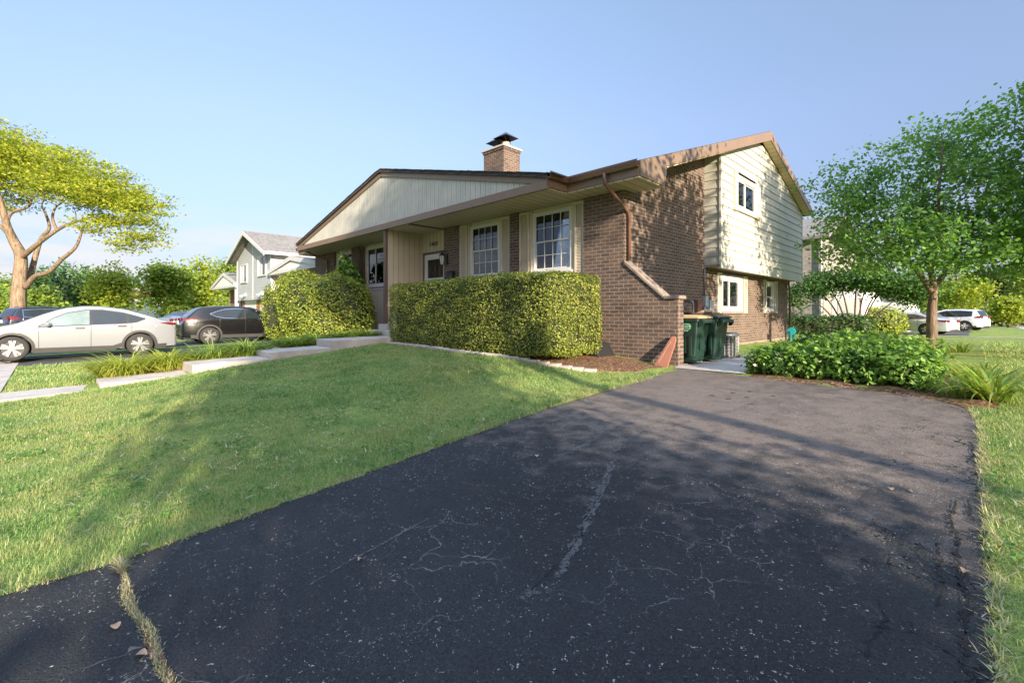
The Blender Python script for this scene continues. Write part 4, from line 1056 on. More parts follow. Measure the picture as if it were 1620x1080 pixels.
def auto_tree(name, label, cat, x, y, h, rad, trunk_h, leafm, barkm, n=90, per=26, lsize=.22, crad=.5, seed=1, cone=False, group=None, tr=.16, gap=.3, flat=.7):
    z = zgf(x, y); r = np.random.default_rng(seed)
    if cone: ells = [(x, y, z+trunk_h+(h-trunk_h)*q, rad*(1-q)*1.0+.2, rad*(1-q)+.2, (h-trunk_h)*.16) for q in (.08, .2, .32, .45, .6, .75, .9)]
    else:
        ells = [(x, y, z+(h+trunk_h)/2, rad*.85, rad*.85, (h-trunk_h)/2)]
        for k in range(7):
            w = r.uniform(0, 6.28); q = r.uniform(.35, .75); ells.append((x+rad*q*math.cos(w), y+rad*q*math.sin(w), z+trunk_h+(h-trunk_h)*r.uniform(.25, .82), rad*r.uniform(.3, .5), rad*r.uniform(.3, .5), (h-trunk_h)*r.uniform(.14, .26)))
    C = crown_points(n, ells, .5, seed, gap)
    top = z+h*.8
    tl = [([(x, y, z-.1), (x+.1*r.normal(), y+.1*r.normal(), z+trunk_h*.8), (x+.25*r.normal(), y+.25*r.normal(), (z+top)/2), (x+.3*r.normal(), y+.3*r.normal(), top)], tr, tr*.25)]
    return build_tree(name, label, cat, tl, C, crad, per, lsize, leafm, barkm, group, flat=flat, seed=seed, brmax=tr*.5, twigs=(n <= 400))
# the maple on the right
z0 = zgf(-.91, 19.6); X, Y = -.91, 19.6
tr = [([(X, Y, z0-.1), (X-.02, Y+.02, z0+1.2), (X+.03, Y, z0+1.9), (X-.05, Y, z0+2.6), (X-.25, Y+.1, z0+4.2), (X-.2, Y+.2, z0+5.3)], .155, .02),
      ([(X+.02, Y, z0+1.75), (X-.35, Y-.25, z0+2.5), (X-1.1, Y-.6, z0+3.7), (X-1.6, Y-.8, z0+5.2)], .095, .025),
      ([(X+.03, Y, z0+1.9), (X+.35, Y+.25, z0+2.6), (X+.9, Y+.4, z0+3.8), (X+1.3, Y+.6, z0+5.4)], .095, .025),
      ([(X-.05, Y, z0+2.6), (X+.15, Y-.6, z0+3.4), (X+.2, Y-1.4, z0+4.6), (X+.3, Y-1.9, z0+5.8)], .075, .02)]
ell = [(X-.1, Y, z0+4.4, 3.0, 3.3, 2.6), (X-1.5, Y-1.2, z0+3.8, 1.8, 1.9, 1.4), (X-2.0, Y-1.0, z0+5.2, 1.4, 1.4, 1.2), (X+1.6, Y+1.0, z0+3.6, 2.4, 2.2, 1.5), (X-.2, Y-2.2, z0+3.0, 2.2, 1.6, 1.0), (X+.4, Y+.3, z0+6.2, 1.8, 1.8, 1.3), (X+2.2, Y+1.8, z0+3.0, 1.8, 1.8, .9), (X+2.9, Y+2.2, z0+4.7, 2.0, 2.0, 1.6), (X-1.3, Y+.2, z0+3.0, 1.7, 1.4, .7)]
build_tree('maple_tree', 'leafy green maple tree with forked trunk beside the cream siding', 'tree', tr, crown_points(900, ell, .45, 11, .34, .22), .20, 30, .13, 'maple', 'bark', flat=.6, seed=3, brmax=.06, twig=.009)
# second maple just outside the frame on the right, its top branches reach in
x, y = 3.5, 19.0; z = zgf(x, y)
ell = [(x, y, z+5.0, 2.9, 2.9, 2.4), (x-1.5, y-.8, z+6.4, 1.9, 1.7, 1.2), (x-1.9, y-.4, z+5.2, 1.7, 1.6, 1.4), (x+.3, y, z+7.4, 1.6, 1.6, 1.2), (x-1.4, y, z+3.6, 1.8, 1.6, 1.0)]
build_tree('maple_tree', 'tall maple tree whose branch tips enter the right edge of the view', 'tree', [([(x, y, z-.1), (x, y, z+2), (x-.3, y, z+4.2), (x-.2, y+.1, z+6.8)], .2, .03), ([(x, y, z+2), (x-.8, y-.3, z+3.8), (x-1.6, y-.5, z+5.8)], .1, .02)], crown_points(620, ell, .45, 21, .28, .22), .21, 30, .13, 'maple', 'bark', seed=5, brmax=.06)
# trees out of view to the right that shade the drive and dapple the wall
SHADE = [(8.0, -1.1, 7.2, 2.7, .8, 101, 430), (4.4, 8.1, 8.2, 2.5, 2.7, 103, 150), (12.5, .7, 14.0, 3.4, 7.8, 104, 340), (8.0, 14.9, 10.6, 2.5, 5.4, 105, 150)]
for i, (x, y, h, rd, th, sd, n) in enumerate(SHADE):
    auto_tree('street_tree', ['broad leafy tree by the street right of the driveway', 'slender young maple on the right lawn beside the driveway', 'tall high-crowned tree farthest right along the street', 'leafy tree on the right lawn level with the cream siding'][i], 'tree', x, y, h, rd, th, 'mid', 'bark', n, 42, .22, .42, sd, gap=[.12, .22, .1, .12][i], tr=.17)
# honey locust far left
def LP(px, py, D): 
    u = (px-810)/730; return np.array((.70711*(u-1)*D, .70711*(u+1)*D, 1.45+(495-py)/730*D))
lim = lambda pts: [tuple(LP(a, b, d)) for a, b, d in pts]
bx_, by_ = LP(27, 490, 30)[:2]; zb_ = zgf(bx_, by_)
tr = [([(bx_, by_, zb_-.2)]+lim([(29, 470, 30), (31, 440, 30), (33, 405, 30), (22, 382, 30), (12, 360, 29.6), (4, 330, 29.2), (-6, 300, 29)]), .44, .12),
      (lim([(33, 408, 30), (50, 394, 29.4), (66, 381, 29), (92, 363, 28.6), (112, 353, 28.2), (140, 345, 27.6)]), .17, .05),
      (lim([(90, 365, 28.6), (83, 345, 28.6), (88, 328, 28.6), (100, 320, 28.4)]), .09, .04),
      (lim([(42, 452, 30.6), (50, 428, 31), (57, 402, 31.2), (66, 376, 31.4), (78, 362, 31.2), (74, 343, 31), (66, 326, 31)]), .19, .05),
      (lim([(40, 455, 29.8), (56, 437, 29.4), (78, 430, 29), (96, 412, 28.6), (118, 393, 28.2), (127, 374, 28), (130, 360, 27.8)]), .17, .05),
      (lim([(10, 358, 29.6), (18, 337, 29.4), (45, 327, 29), (55, 310, 28.6), (95, 303, 28.2)]), .11, .04),
      (lim([(20, 380, 30), (5, 362, 31), (-20, 340, 31.5), (-50, 320, 32)]), .14, .04)]
ellp = [(90, 275, 29, 3.6, 1.4), (40, 245, 29.5, 3.6, 1.3), (-10, 240, 30, 3.5, 1.6), (140, 290, 28, 3.4, 1.3), (190, 315, 27.5, 2.6, 1.2), (225, 335, 27, 1.9, 1.1), (185, 355, 27.3, 2.1, 1.0), (205, 385, 27.0, 1.5, .5), (150, 312, 27.6, 2.4, .7), (20, 268, 31, 3.4, 1.2), (-60, 290, 31, 4, 2.2), (60, 272, 31.2, 2.8, .9), (230, 375, 27, 1.2, .5)]
ell = [(*LP(a, b, d), r_, r_, h_*1.25) for a, b, d, r_, h_ in ellp]
build_tree('honey_locust_tree', 'large spreading yellow-green honey locust with crooked tan limbs', 'tree', tr, crown_points(1000, ell, .6, 31, .36, .2), .42, 64, .175, 'locust', 'bark_tan', flat=.22, seed=8, brmax=.10, twig=.03, up=.9, rise=.06)
# a few leafy shoots on its low limb
# background trees, left to right
BG = [(6, 45, 455, 2.8, 'mid', False, 'bushy green tree at the left edge behind the locust trunk'), (-40, 52, 430, 5, 'mid', False, 'green tree beyond the left edge of the view'), (66, 44, 446, 2.4, 'mid', True, 'pale green tree low between the locust limbs'), (100, 52, 411, 3.3, 'spruce', False, 'dark green dense tree behind the locust limbs'),
      (138, 58, 430, 2.2, 'mid', False, 'mid green tree joining the dark tree and the yellow one'), (182, 50, 419, 2.6, 'lime', False, 'yellow-green tree left of the far white house'), (266, 44, 416, 1.9, 'mid', False, 'green tree standing in front of the far tan house'), (319, 48, 409, 2.2, 'lime', True, 'pointed yellow-green tree beside the neighbouring porch'), (356, 62, 404, 3.0, 'mid', False, 'tree rising behind the blue-grey neighbouring house'), (294, 60, 428, 2.0, 'mid', False, 'light green tree behind the pointed one')]
for i, (px, D, top, rd, mt, cone, lab) in enumerate(BG):
    p = LP(px, top, D); h = p[2]-zgf(p[0], p[1])
    auto_tree('background_tree', lab, 'tree', p[0], p[1], h, rd, h*.12, mt, 'bark_dark', 120, 34, .36, .55, 200+i, cone, gap=.2, tr=.2)
# background trees on the right
BR = [(1522, 72, 432, 3.9, 'lime', 'bright yellow-green tree behind the right maple trunk'), (1322, 36, 408, 2.4, 'mid', 'green tree beside the pale brick house'), (1592, 78, 424, 5.2, 'purple', 'dark purple-leaved tree at the right edge'), (1650, 70, 400, 5, 'mid', 'green tree past the right edge of the view'), (1560, 100, 425, 6, 'deep', 'deep green tree far behind the purple one'), (1480, 100, 446, 4.5, 'deep', 'deep green tree far behind the bright yellow-green one'),
      (1430, 60, 448, 2.6, 'mid', 'light green tree behind the pale garage'), (1596, 64, 473, 1.5, 'lime', 'small pale green tree in front of the purple one'), (1700, 90, 380, 7, 'mid', 'tall tree beyond the right edge of the view')]
for i, (px, D, top, rd, mt, lab) in enumerate(BR):
    p = LP(px, top, D); h = p[2]-zgf(p[0], p[1])
    auto_tree('background_tree', lab, 'tree', p[0], p[1], h, rd, h*.2, mt, 'bark_dark', 130, 34, .42, .62, 300+i, gap=.2, tr=.2)
# far woods closing the horizon
def wood(name, label, pts, hmin, hmax, mat, n=200, per=40):
    C = []
    for k in range(n):
        i = random.randrange(len(pts)-1); t = random.random(); x = pts[i][0]+(pts[i+1][0]-pts[i][0])*t; y = pts[i][1]+(pts[i+1][1]-pts[i][1])*t
        hh = hmin+(hmax-hmin)*value_noise(np.array([x*1.0]), np.array([y*1.0]), 9, 4)[0]
        C.append((x+random.gauss(0, 3), y+random.gauss(0, 3), zgf(x, y)+hh*random.random()**.7))
    C = np.repeat(np.array(C), per, 0); C = C+rng.normal(size=C.shape)*np.array([1.1, 1.1, .8])
    V, F = leaf_quads(C, .85, .35); return struct(np_mesh(name, V, F, M[mat]), 'stuff', label, 'woods')
wood('far_wood', 'distant tree line on the left horizon', [(-190, -30), (-170, 20), (-150, 60), (-120, 110)], 3, 7, 'mid', 260)
wood('far_wood', 'distant tree line on the right horizon', [(-45, 110), (-25, 128), (10, 150), (40, 150), (80, 130)], 7, 14, 'deep', 300)
wood('far_wood', 'distant tree line beyond the open lawn on the far right', [(80, 130), (105, 70), (115, 10), (110, -50)], 6, 12, 'mid', 220)
# multi-stemmed small tree
x, y = -4.4, 29.5; z = zgf(x, y); tr = []
for k, (dx, dy, hh) in enumerate(((-1.9, -.9, 2.2), (-1.1, .4, 2.6), (-.5, -.6, 2.8), (.1, .2, 3.0), (.6, -.3, 2.8), (1.2, .5, 2.6), (1.9, .8, 2.2), (-1.5, -.2, 2.5), (.9, 1.0, 2.5))):
    tr.append(([(x+dx*.10, y+dy*.1, z-.05), (x+dx*.35, y+dy*.35, z+hh*.33), (x+dx*.62, y+dy*.6, z+hh*.68), (x+dx, y+dy, z+hh)], .055, .022))
ell = [(x-1.7, y-.7, z+2.6, 1.2, 1.2, .6), (x-.6, y, z+3.0, 1.4, 1.3, .6), (x+.7, y, z+3.0, 1.4, 1.3, .6), (x+1.7, y+.6, z+2.6, 1.3, 1.2, .6), (x+2.4, y+.9, z+2.2, .8, .8, .7), (x-2.5, y-1.0, z+2.0, .7, .7, .6)]
build_tree('shrub_tree', 'low multi-stemmed tree with dark canopy behind the flower bed', 'tree', tr, crown_points(280, ell, .5, 41, .1), .30, 46, .15, 'deep', 'bark_dark', flat=.6, seed=9, brmax=.03)
# ---- clipped and loose shrubs
def superell(u, v, hx, hy, hz, e):
    f = lambda w, q: np.sign(w)*np.abs(w)**q
    return np.stack([hx*f(np.cos(v), e)*f(np.cos(u), e), hy*f(np.cos(v), e)*f(np.sin(u), e), hz*f(np.sin(v), e)], -1)
def shell_points(n, hx, hy, hz, e, lump=.0, ls=.5, seed=0):
    """points on a superellipsoid, evened out over its surface"""
    d = rng.normal(size=(n*5, 3)); d /= np.linalg.norm(d, axis=1)[:, None]
    p = 2/e; d2 = d*np.array([1/hx, 1/hy, 1/hz]); 
    # sample over the box so large faces get their share
    A = np.array([hy*hz, hx*hz, hx*hy]); ax = rng.choice(3, n, p=A/A.sum()); q = rng.uniform(-1, 1, (n, 3)); q[np.arange(n), ax] = rng.choice([-1, 1], n)
    r = (np.abs(q)**p).sum(1)**(-1/p); P = q*r[:, None]
    N = np.sign(P)*np.abs(P)**(p-1)/np.array([hx, hy, hz]); N /= np.linalg.norm(N, axis=1)[:, None]
    P = P*np.array([hx, hy, hz])
    if lump:
        k = value_noise(P[:, 0]+P[:, 2]*.7+20, P[:, 1]+P[:, 2]*.5+P[:, 0]*.3+20, ls, seed)-.5
        P = P+N*(k*lump*2)[:, None]
    return P, N
def add_leaves(root, V, F):
    """grow more leaves into a plant's foliage mesh"""
    o = [c for c in bpy.data.objects if c.parent == root and c.name.startswith('foliage')][0]; me = o.data
    n = len(me.vertices); co = np.empty(n*3, np.float32); me.vertices.foreach_get('co', co)
    idx = np.empty(len(me.loops), np.int32); me.loops.foreach_get('vertex_index', idx)
    V2, F2 = join((co.reshape(-1, 3), idx.reshape(-1, 4)), (V, F)); mat = me.materials[0]
    nm = o.name; bpy.data.objects.remove(o); np_mesh('foliage', V2, F2, mat, root)
def shrub(name, label, cat, parts, z, n, lsize, leafm, depth=.10, group=None, stems=None, spray=False, core=.86, loc=None, shoots=.14):
    """parts: (cx,cy,cz,hx,hy,hz,e,lump,ls)"""
    c0 = loc or (parts[0][0], parts[0][1], z)
    root = empty(name, c0); tag(root, label, cat, group)
    Vs = []; tot = sum(p[3]*p[4]+p[4]*p[5]+p[3]*p[5] for p in parts); cb = MB()
    for i, (cx, cy, cz, hx, hy, hz, e, lump, ls) in enumerate(parts):
        k = int(n*(hx*hy+hy*hz+hx*hz)/tot); P, N = shell_points(k, hx, hy, hz, e, lump, ls, 50+i)
        P = P-N*(np.abs(rng.normal(0, depth, k))[:, None])+N*.02+N*(rng.random(k)**14*shoots)[:, None]
        hol = value_noise(P[:, 0]*1.0+P[:, 2]*.8+30, P[:, 2]*1.1+P[:, 1]+30, .22, 77+i); keep_ = hol < .74+.5*rng.random(k)*rng.random(k); P, N = P[keep_], N[keep_]; k = len(P)
        P = P+np.array([cx-c0[0], cy-c0[1], cz-c0[2]]); kp = P[:, 2] > .02
        P, N = P[kp], N[kp]
        Vs.append(needle_sprays(P, lsize, N) if spray else leaf_quads(P, lsize, .3, .6, N))
        # bare twig mass inside
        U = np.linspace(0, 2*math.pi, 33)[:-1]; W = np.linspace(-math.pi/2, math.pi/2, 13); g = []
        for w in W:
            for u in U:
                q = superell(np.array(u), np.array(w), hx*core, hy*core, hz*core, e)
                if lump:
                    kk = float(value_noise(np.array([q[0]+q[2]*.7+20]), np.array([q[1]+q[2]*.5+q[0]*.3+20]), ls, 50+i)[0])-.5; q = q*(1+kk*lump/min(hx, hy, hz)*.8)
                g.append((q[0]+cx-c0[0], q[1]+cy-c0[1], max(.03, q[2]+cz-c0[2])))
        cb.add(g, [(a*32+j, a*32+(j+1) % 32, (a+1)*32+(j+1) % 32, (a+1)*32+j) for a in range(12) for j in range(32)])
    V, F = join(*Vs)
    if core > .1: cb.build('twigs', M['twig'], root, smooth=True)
    np_mesh('foliage', V, F, M[leafm], root)
    if stems:
        b = MB()
        for (x, y, h, r_) in stems: b.tube([(x-c0[0], y-c0[1], -.1), (x-c0[0]+random.gauss(0, .03), y-c0[1]+random.gauss(0, .03), h*.5), (x-c0[0]+random.gauss(0, .08), y-c0[1]+random.gauss(0, .06), h)], [r_, r_*.8, r_*.6], 6)
        b.build('stems', M['bark_dark'], root, smooth=True)
    return root
zh = .50
shrub('clipped_hedge', 'long clipped box-shaped hedge below the front windows', 'hedge', [(-8.50, 7.40, zh+.93, 3.02, .80, .83, .13, .06, .55)], zh, 98000, .042, 'hedge', .05, stems=[(-11+.42*k+random.uniform(-.1, .1), 7.3+random.uniform(-.4, .35), .5, .022) for k in range(13)], core=.91, loc=(-8.55, 7.40, zh), shoots=.05)
shrub('yew_bush', 'big rounded yellow-green yew bush left of the front walk', 'bush', [(-15.9, 6.75, 1.52, 1.95, 1.25, 1.15, .66, .4, .8), (-18.2, 6.6, 1.35, 1.45, 1.1, 1.1, .7, .3, .7), (-17.0, 6.9, 1.5, 1.5, 1.2, 1.15, .7, .3, .7)], .4, 80000, .07, 'yew', .12, core=.90, stems=[(-15.6, 6.6, .5, .05), (-17.6, 6.5, .4, .05)])
shrub('leafy_shrub', 'bright green leafy shrub sticking up behind the yew bush', 'shrub', [(-17.3, 8.2, 2.6, .75, .35, 1.15, .8, .3, .4)], .5, 1500, .16, 'shrub', .2, core=.3)
# planting bed right of the path
BED = [(-2.45, 9.0, .50, .52, .42, 'shrub', 'leafy low bush at the corner of the concrete side path'), (-1.92, 8.98, .60, .5, .46, 'shrub', 'leafy bush second from the path along the driveway edge'), (-1.38, 8.95, .62, .52, .56, 'shrub', 'dense leafy bush in the middle of the driveway bed'), (-.74, 8.86, .55, .52, .58, 'shrub', 'dense glossy bush at the right end of the driveway bed'),
       (-2.1, 10.1, .6, .6, .50, 'deep', 'darker bush behind the path corner bush'), (-1.55, 10.2, .7, .6, .62, 'shrub', 'taller bush in the second row of the bed'), (-.95, 10.0, .7, .6, .64, 'mid', 'light green bush in the second row by the tree'), (-2.35, 11.5, .5, .6, .48, 'shrub', 'bush with pale blossoms near the brick wall'), (-1.4, 11.6, .8, .7, .58, 'deep', 'bush at the back of the bed')]
for i, (x, y, rx, ry, h, mt, lab) in enumerate(BED):
    z = zgf(x, y); parts = []
    for k in range(4):
        w = random.uniform(0, 6.28); q = .28 if k else 0
        parts.append((x+rx*q*math.cos(w), y+ry*q*math.sin(w), z+h*(.42 if k == 0 else random.uniform(.35, .55)), rx*(.85 if k == 0 else .62), ry*(.85 if k == 0 else .62), h*(.5 if k == 0 else .42), .85, .16, .25))
    sh = shrub('garden_bush', lab, 'bush', parts, z, 4200, .075, mt, .10, 'bushes in the bed by the driveway', core=.5, loc=(x, y, z))
    if i in (0, 1, 4, 7):
        P, N = shell_points(70, rx*.9, ry*.9, h*.5, .85); P = P+np.array([0, 0, h*.47]); P = P[P[:, 2] > h*.25]
        V, F = leaf_quads(P, .06, 1.2, .9); np_mesh('blossoms', V, F, M['petal'], sh)
    # upright leafy shoots
    n = 60; a = rng.uniform(0, 6.28, n); rr_ = rng.uniform(0, .85, n)**.6
    P = np.stack([rx*rr_*np.cos(a), ry*rr_*np.sin(a), h*(1.02-.35*rr_**2)+rng.uniform(-.05, .12, n)], -1)
    V, F = leaf_quads(np.repeat(P, 5, 0)+rng.normal(0, .035, (5*n, 3)), .085, .5); add_leaves(sh, V, F)
shrub('dark_hedge', 'low dark hedge beyond the brick wall corner', 'hedge', [(-5.4, 26.6, .75, 2.3, .6, .62, .5, .15, .6)], .2, 5000, .12, 'deep', .1)
shrub('round_bush', 'round clipped yellow-green bush behind the multi-stemmed tree', 'bush', [(-5.0, 39.5, .9, 2.0, 1.6, 1.0, .8, .15, .6)], .0, 3500, .16, 'lime', .1)
shrub('low_hedge', 'bright yellow low hedge beyond the parked dark suv', 'hedge', [(*LP(285, 489, 40)[:2], 1.5, 1.6, .8, .55, .6, .15, .5)], .9, 1600, .22, 'lime', .1)
# ---- arching blade plants
def blade_clump(name, label, x, y, n, h, spread, mat, group=None, w=.03):
    z = zgf(x, y)+.01; root = empty(name, (x, y, z)); tag(root, label, 'plant', group)
    a = rng.uniform(0, 6.28, n); rr_ = spread*rng.random(n)**.5
    P = np.stack([rr_*np.cos(a), rr_*np.sin(a), 0*a], -1)
    V, F = blades(P, h*rng.uniform(.6, 1.15, n), np.clip(rr_/spread, 0, 1)*.35+rng.uniform(.05, .4, n), np.full(n, w), 7, .24, a+rng.normal(0, .4, n))
    np_mesh('leaves', V, F, M[mat], root); return root
LIL = [(-12.80, 1.10, 540, 0.80, 0.44, 'lily_lit', 'yellow-green daylily clump nearest the street by the front walk'), (-12.80, 1.86, 495, 0.77, 0.40, 'lily_lit', 'yellow-green daylily clump second from the street by the walk'), (-12.95, 2.75, 450, 0.77, 0.38, 'lily', 'green daylily clump beside the third walk slab'), (-12.9, 3.5, 480, 0.80, 0.38, 'lily', 'green daylily clump right of the parked dark suv'),
       (-13.0, 4.62, 360, 0.72, 0.31, 'lily', 'green daylily clump in front of the yew bush'), (-13.0, 5.3, 360, 0.68, 0.31, 'lily', 'green daylily clump beside the top walk slab'), (-12.95, 6.2, 390, 0.65, 0.34, 'lily', 'low daylily clump below the porch post'), (-12.9, 6.75, 300, 0.55, 0.29, 'lily', 'small daylily clump beside the clipped hedge end')]
for x, y, n, h, sp, mt, lab in LIL: blade_clump('daylily', lab, x, y, n, h, sp, mt, 'daylilies along the front walk')
blade_clump('iris_plant', 'strappy pale green plant at the right corner of the driveway', .17, 8.22, 110, .72, .16, 'lily', 'strappy plants at the driveway corner', .036)
blade_clump('iris_plant', 'strappy yellow-green plant behind the driveway corner one', -.02, 10.4, 90, .62, .25, 'lily_lit', 'strappy plants at the driveway corner', .026)
blade_clump('iris_plant', 'low grassy plant spilling from the bed onto the lawn', -.12, 8.35, 120, .42, .22, 'lily', 'strappy plants at the driveway corner', .016)
blade_clump('iris_plant', 'tall strappy green plant right of the bushes, in the middle row', .12, 9.1, 100, .70, .2, 'lily', 'strappy plants at the driveway corner', .03)
blade_clump('iris_plant', 'dark strappy plant at the foot of the maple trunk', -.3, 19.2, 60, .6, .3, 'lily', 'strappy plants at the driveway corner', .03)
# teal garden hose reel in the bed by the wall corner
hr_ = empty('hose_reel', (-4.55, 18.6, zgf(-4.5, 18.6))); tag(hr_, 'teal plastic garden hose reel by the brick wall corner', 'hose reel')
b = MB()
for s_ in (-1, 1): b.lathe([(.0, s_*.13), (.13, s_*.13), (.14, s_*.11), (.0, s_*.11)], (0, 0, .5), 18, 'y')
b.lathe([(.09, -.11), (.09, .11)], (0, 0, .5), 14, 'y'); b.build('reel', M['teal'], hr_)
b = MB(); b.box(-.03, -.16, 0, .03, -.13, .51); b.box(-.03, .13, 0, .03, .16, .51); b.build('stand', M['teal'], hr_)

# broad-leaved weeds and clover in the lawn, thick along the driveway edge
n = 26000; x, y = scatter(n, -11, 3.6, -1.4, 7.6); e_ = np.minimum(np.abs(x-dl(y)), np.abs(x-dr(y)))
k = lawn_ok(x, y) & ((value_noise(x, y, .45, 31)*.7+value_noise(x, y, .13, 32)*.3 > .63) | ((e_ < .22) & (value_noise(x, y, .3, 33) > .5) & (rng.random(n) < .9)))
x, y = x[k], y[k]; C = np.stack([x, y, zg(x, y)+rng.uniform(.012, .045, len(x))], -1)
C = np.repeat(C, 3, 0)+rng.normal(0, .011, (3*len(C), 3))*np.array([1, 1, .25]); V, F = leaf_quads(C, .024, 1.6, .95)
struct(np_mesh('clover', V, F, M['clover']), 'stuff', 'clover and broad-leaved weeds in the lawn', 'weeds')
# ------------------------------------------------------------------ cars: x forward from the tail, z up
def car(name, label, loc, rz, S, group='parked cars'):
    L, W, zb = S['L'], S['W'], S.get('sill', .26); xw = S['xw']; rw = S['rw']; ra = rw+.055
    root = empty(name, loc, rz); tag(root, label, 'car', group)
    xd = np.linspace(0, L, 400)
    def smooth(pts, sg):
        z = np.interp(xd, [p[0] for p in pts], [p[1] for p in pts]); k = np.exp(-.5*(np.arange(-60, 61)*L/399/sg)**2); k /= k.sum()
        zp_ = np.concatenate([2*z[0]-z[60:0:-1], z, 2*z[-1]-z[-2:-62:-1]]); return np.convolve(zp_, k, 'valid')
    zt_ = smooth(S['top'], .07); bl_ = smooth(S['belt'], .1)
    zt = lambda x: np.interp(x, xd, zt_); bl = lambda x: np.interp(x, xd, bl_)
    def plan(x): return W*(1-np.clip((.95-x)/.95, 0, 1)**2.6*.17-np.clip((x-(L-1.25))/1.25, 0, 1)**2.4*.26)
    tum = S.get('tumble', .33)
    def w(x, z):
        b = bl(x); zz = np.minimum(z, b)
        p = 1-.06*np.clip((.60-zz)/.45, 0, 1)**1.6-.035*np.clip((zz-.72)/np.maximum(b-.72, .12), 0, 1)**2
        crease = .010*np.exp(-((zz-(b-.10))/.03)**2)
        return plan(x)*p+crease-np.maximum(z-b, 0)*tum
    def zlo(x):
        z = zb+.03*np.clip((.5-x)/.5, 0, 1)+.02*np.clip((x-L+.6)/.6, 0, 1)
        for c in xw:
            d = np.abs(x-c); z = np.where(d < ra, np.maximum(z, rw+np.sqrt(np.clip(ra**2-d**2, 0, None))), z)
        return z
    xs = np.unique(np.round(np.concatenate([np.linspace(0, L, 110)]+[c+ra*np.sin(np.linspace(-math.pi/2, math.pi/2, 25)) for c in xw]+[[c-ra-.001, c+ra+.001] for c in xw]), 4)); xs = xs[(xs >= 0) & (xs <= L)]
    nz = 16; ringn = (nz+1)+3; V = []
    for x in xs:
        a, t = float(zlo(x)), float(zt(x)); e = max(a+.02, t-.055); h = []
        for k in range(nz+1):
            z = a+(e-a)*k/nz; h.append((x, float(w(x, z)), z))
        we = float(w(x, e)); h += [(x, we-.022, t-.018), (x, we*.78, t-.002), (x, we*.35, t+.010)]
        V += [(p[0], -p[1], p[2]) for p in h]+[(x, 0, t+.014)]+[(p[0], p[1], p[2]) for p in h[::-1]]
    m = 2*ringn+1; F = []
    for i in range(len(xs)-1):
        for j in range(m-1): F.append((i*m+j, i*m+j+1, (i+1)*m+j+1, (i+1)*m+j))
    b = MB(); b.add([(v[0]-L/2, v[1], v[2]) for v in V], F)
    # rounded tail and nose
    for end, sgn in ((0, -1), (len(xs)-1, 1)):
        base = [V[end*m+j] for j in range(m)]; prev = list(range(end*m, end*m+m)); zc = (base[0][2]+base[m//2][2])/2
        for q, dx in ((.93, .035), (.78, .06), (.4, .07)):
            k0 = len(b.v); b.v += [(v[0]-L/2+sgn*dx, v[1]*q, zc+(v[2]-zc)*(q if v[2] > zc else (.5+.5*q))) for v in base]
            cur = list(range(k0, k0+m))
            for j in range(m-1): b.f.append((prev[j], prev[j+1], cur[j+1], cur[j]) if sgn > 0 else (prev[j+1], prev[j], cur[j], cur[j+1]))
            prev = cur
        b.f.append(tuple(prev) if sgn > 0 else tuple(prev[::-1]))
    body = b.build('body', M[S['paint']], root, smooth=True)
    u = MB(); u.box(-L/2+.15, -(W-.25), .20, L/2-.2, W-.25, .62)
    for c in xw: 
        for s_ in (-1, 1):
            u.lathe([(ra+.01, -.09), (ra+.01, .13)], (c-L/2, s_*(W-.2), rw), 24, 'y'); u.add([(c-L/2+q*ra, s_*(W-.30), z) for q, z in ((-1, .2), (1, .2), (1, rw+ra), (-1, rw+ra))], [(0, 1, 2, 3)])
    u.box(-L/2+.02, -W*.72, .20, -L/2+.3, W*.72, .42); u.box(L/2-.5, -W*.7, .2, L/2-.12, W*.7, .40)
    u.build('underbody', M['rubber'], root)
    def patch(mb, xa, xb, lo, hi, eps, nx=14, nz=4, sides=(-1, 1)):
        for s_ in sides:
            g = []
            for i in range(nx+1):
                x = xa+(xb-xa)*i/nx; a, c = float(lo(x)), float(hi(x))
                for k in range(nz+1):
                    z = a+(c-a)*k/nz; g.append((x-L/2, s_*(float(w(x, z))+eps), z))
            f = [(i*(nz+1)+k, (i+1)*(nz+1)+k, (i+1)*(nz+1)+k+1, i*(nz+1)+k+1) for i in range(nx) for k in range(nz)]
            mb.add(g, [q if s_ < 0 else q[::-1] for q in f])
        return mb
    dlo = S['dlo']; lo = lambda x: np.interp(x, [p[0] for p in dlo], [p[1] for p in dlo]); hi_pts = S['dhi']; hi_ = lambda x: np.interp(x, [p[0] for p in hi_pts], [p[1] for p in hi_pts])
    x0, x1 = dlo[0][0], dlo[-1][0]
    t = S.get('trim_w', .022)
    for s_ in (-1, 1): patch(MB(), x0-.03, x1+.03, lambda x: lo(x)-t, lambda x: np.maximum(hi_(x)+t, lo(x)-t+.001), .0035, 40, 2, (s_,)).build('window_trim', M[S.get('trim', 'black_plastic')], root)
    cuts = S['pillars']; ed = [x0]+[q for c in cuts for q in (c-.035, c+.035)]+[x1]
    for i in range(0, len(ed), 2):
        for s_ in (-1, 1): patch(MB(), ed[i], ed[i+1], lo, hi_, .0065, 16, 3, (s_,)).build('side_window', M[S.get('glass', ['car_glass']*9)[i//2]], root, smooth=True)
    for c in cuts:
        for s_ in (-1, 1): patch(MB(), c-.036, c+.036, lo, hi_, .0055, 1, 3, (s_,)).build('pillar', M['black_plastic'], root)
    for (xx, z0, z1) in S['seams']:
        for s_ in (-1, 1): patch(MB(), xx-.006, xx+.006, lambda x: z0, lambda x: z1, .002, 1, 10, (s_,)).build('door_seam', M['black_plastic'], root)
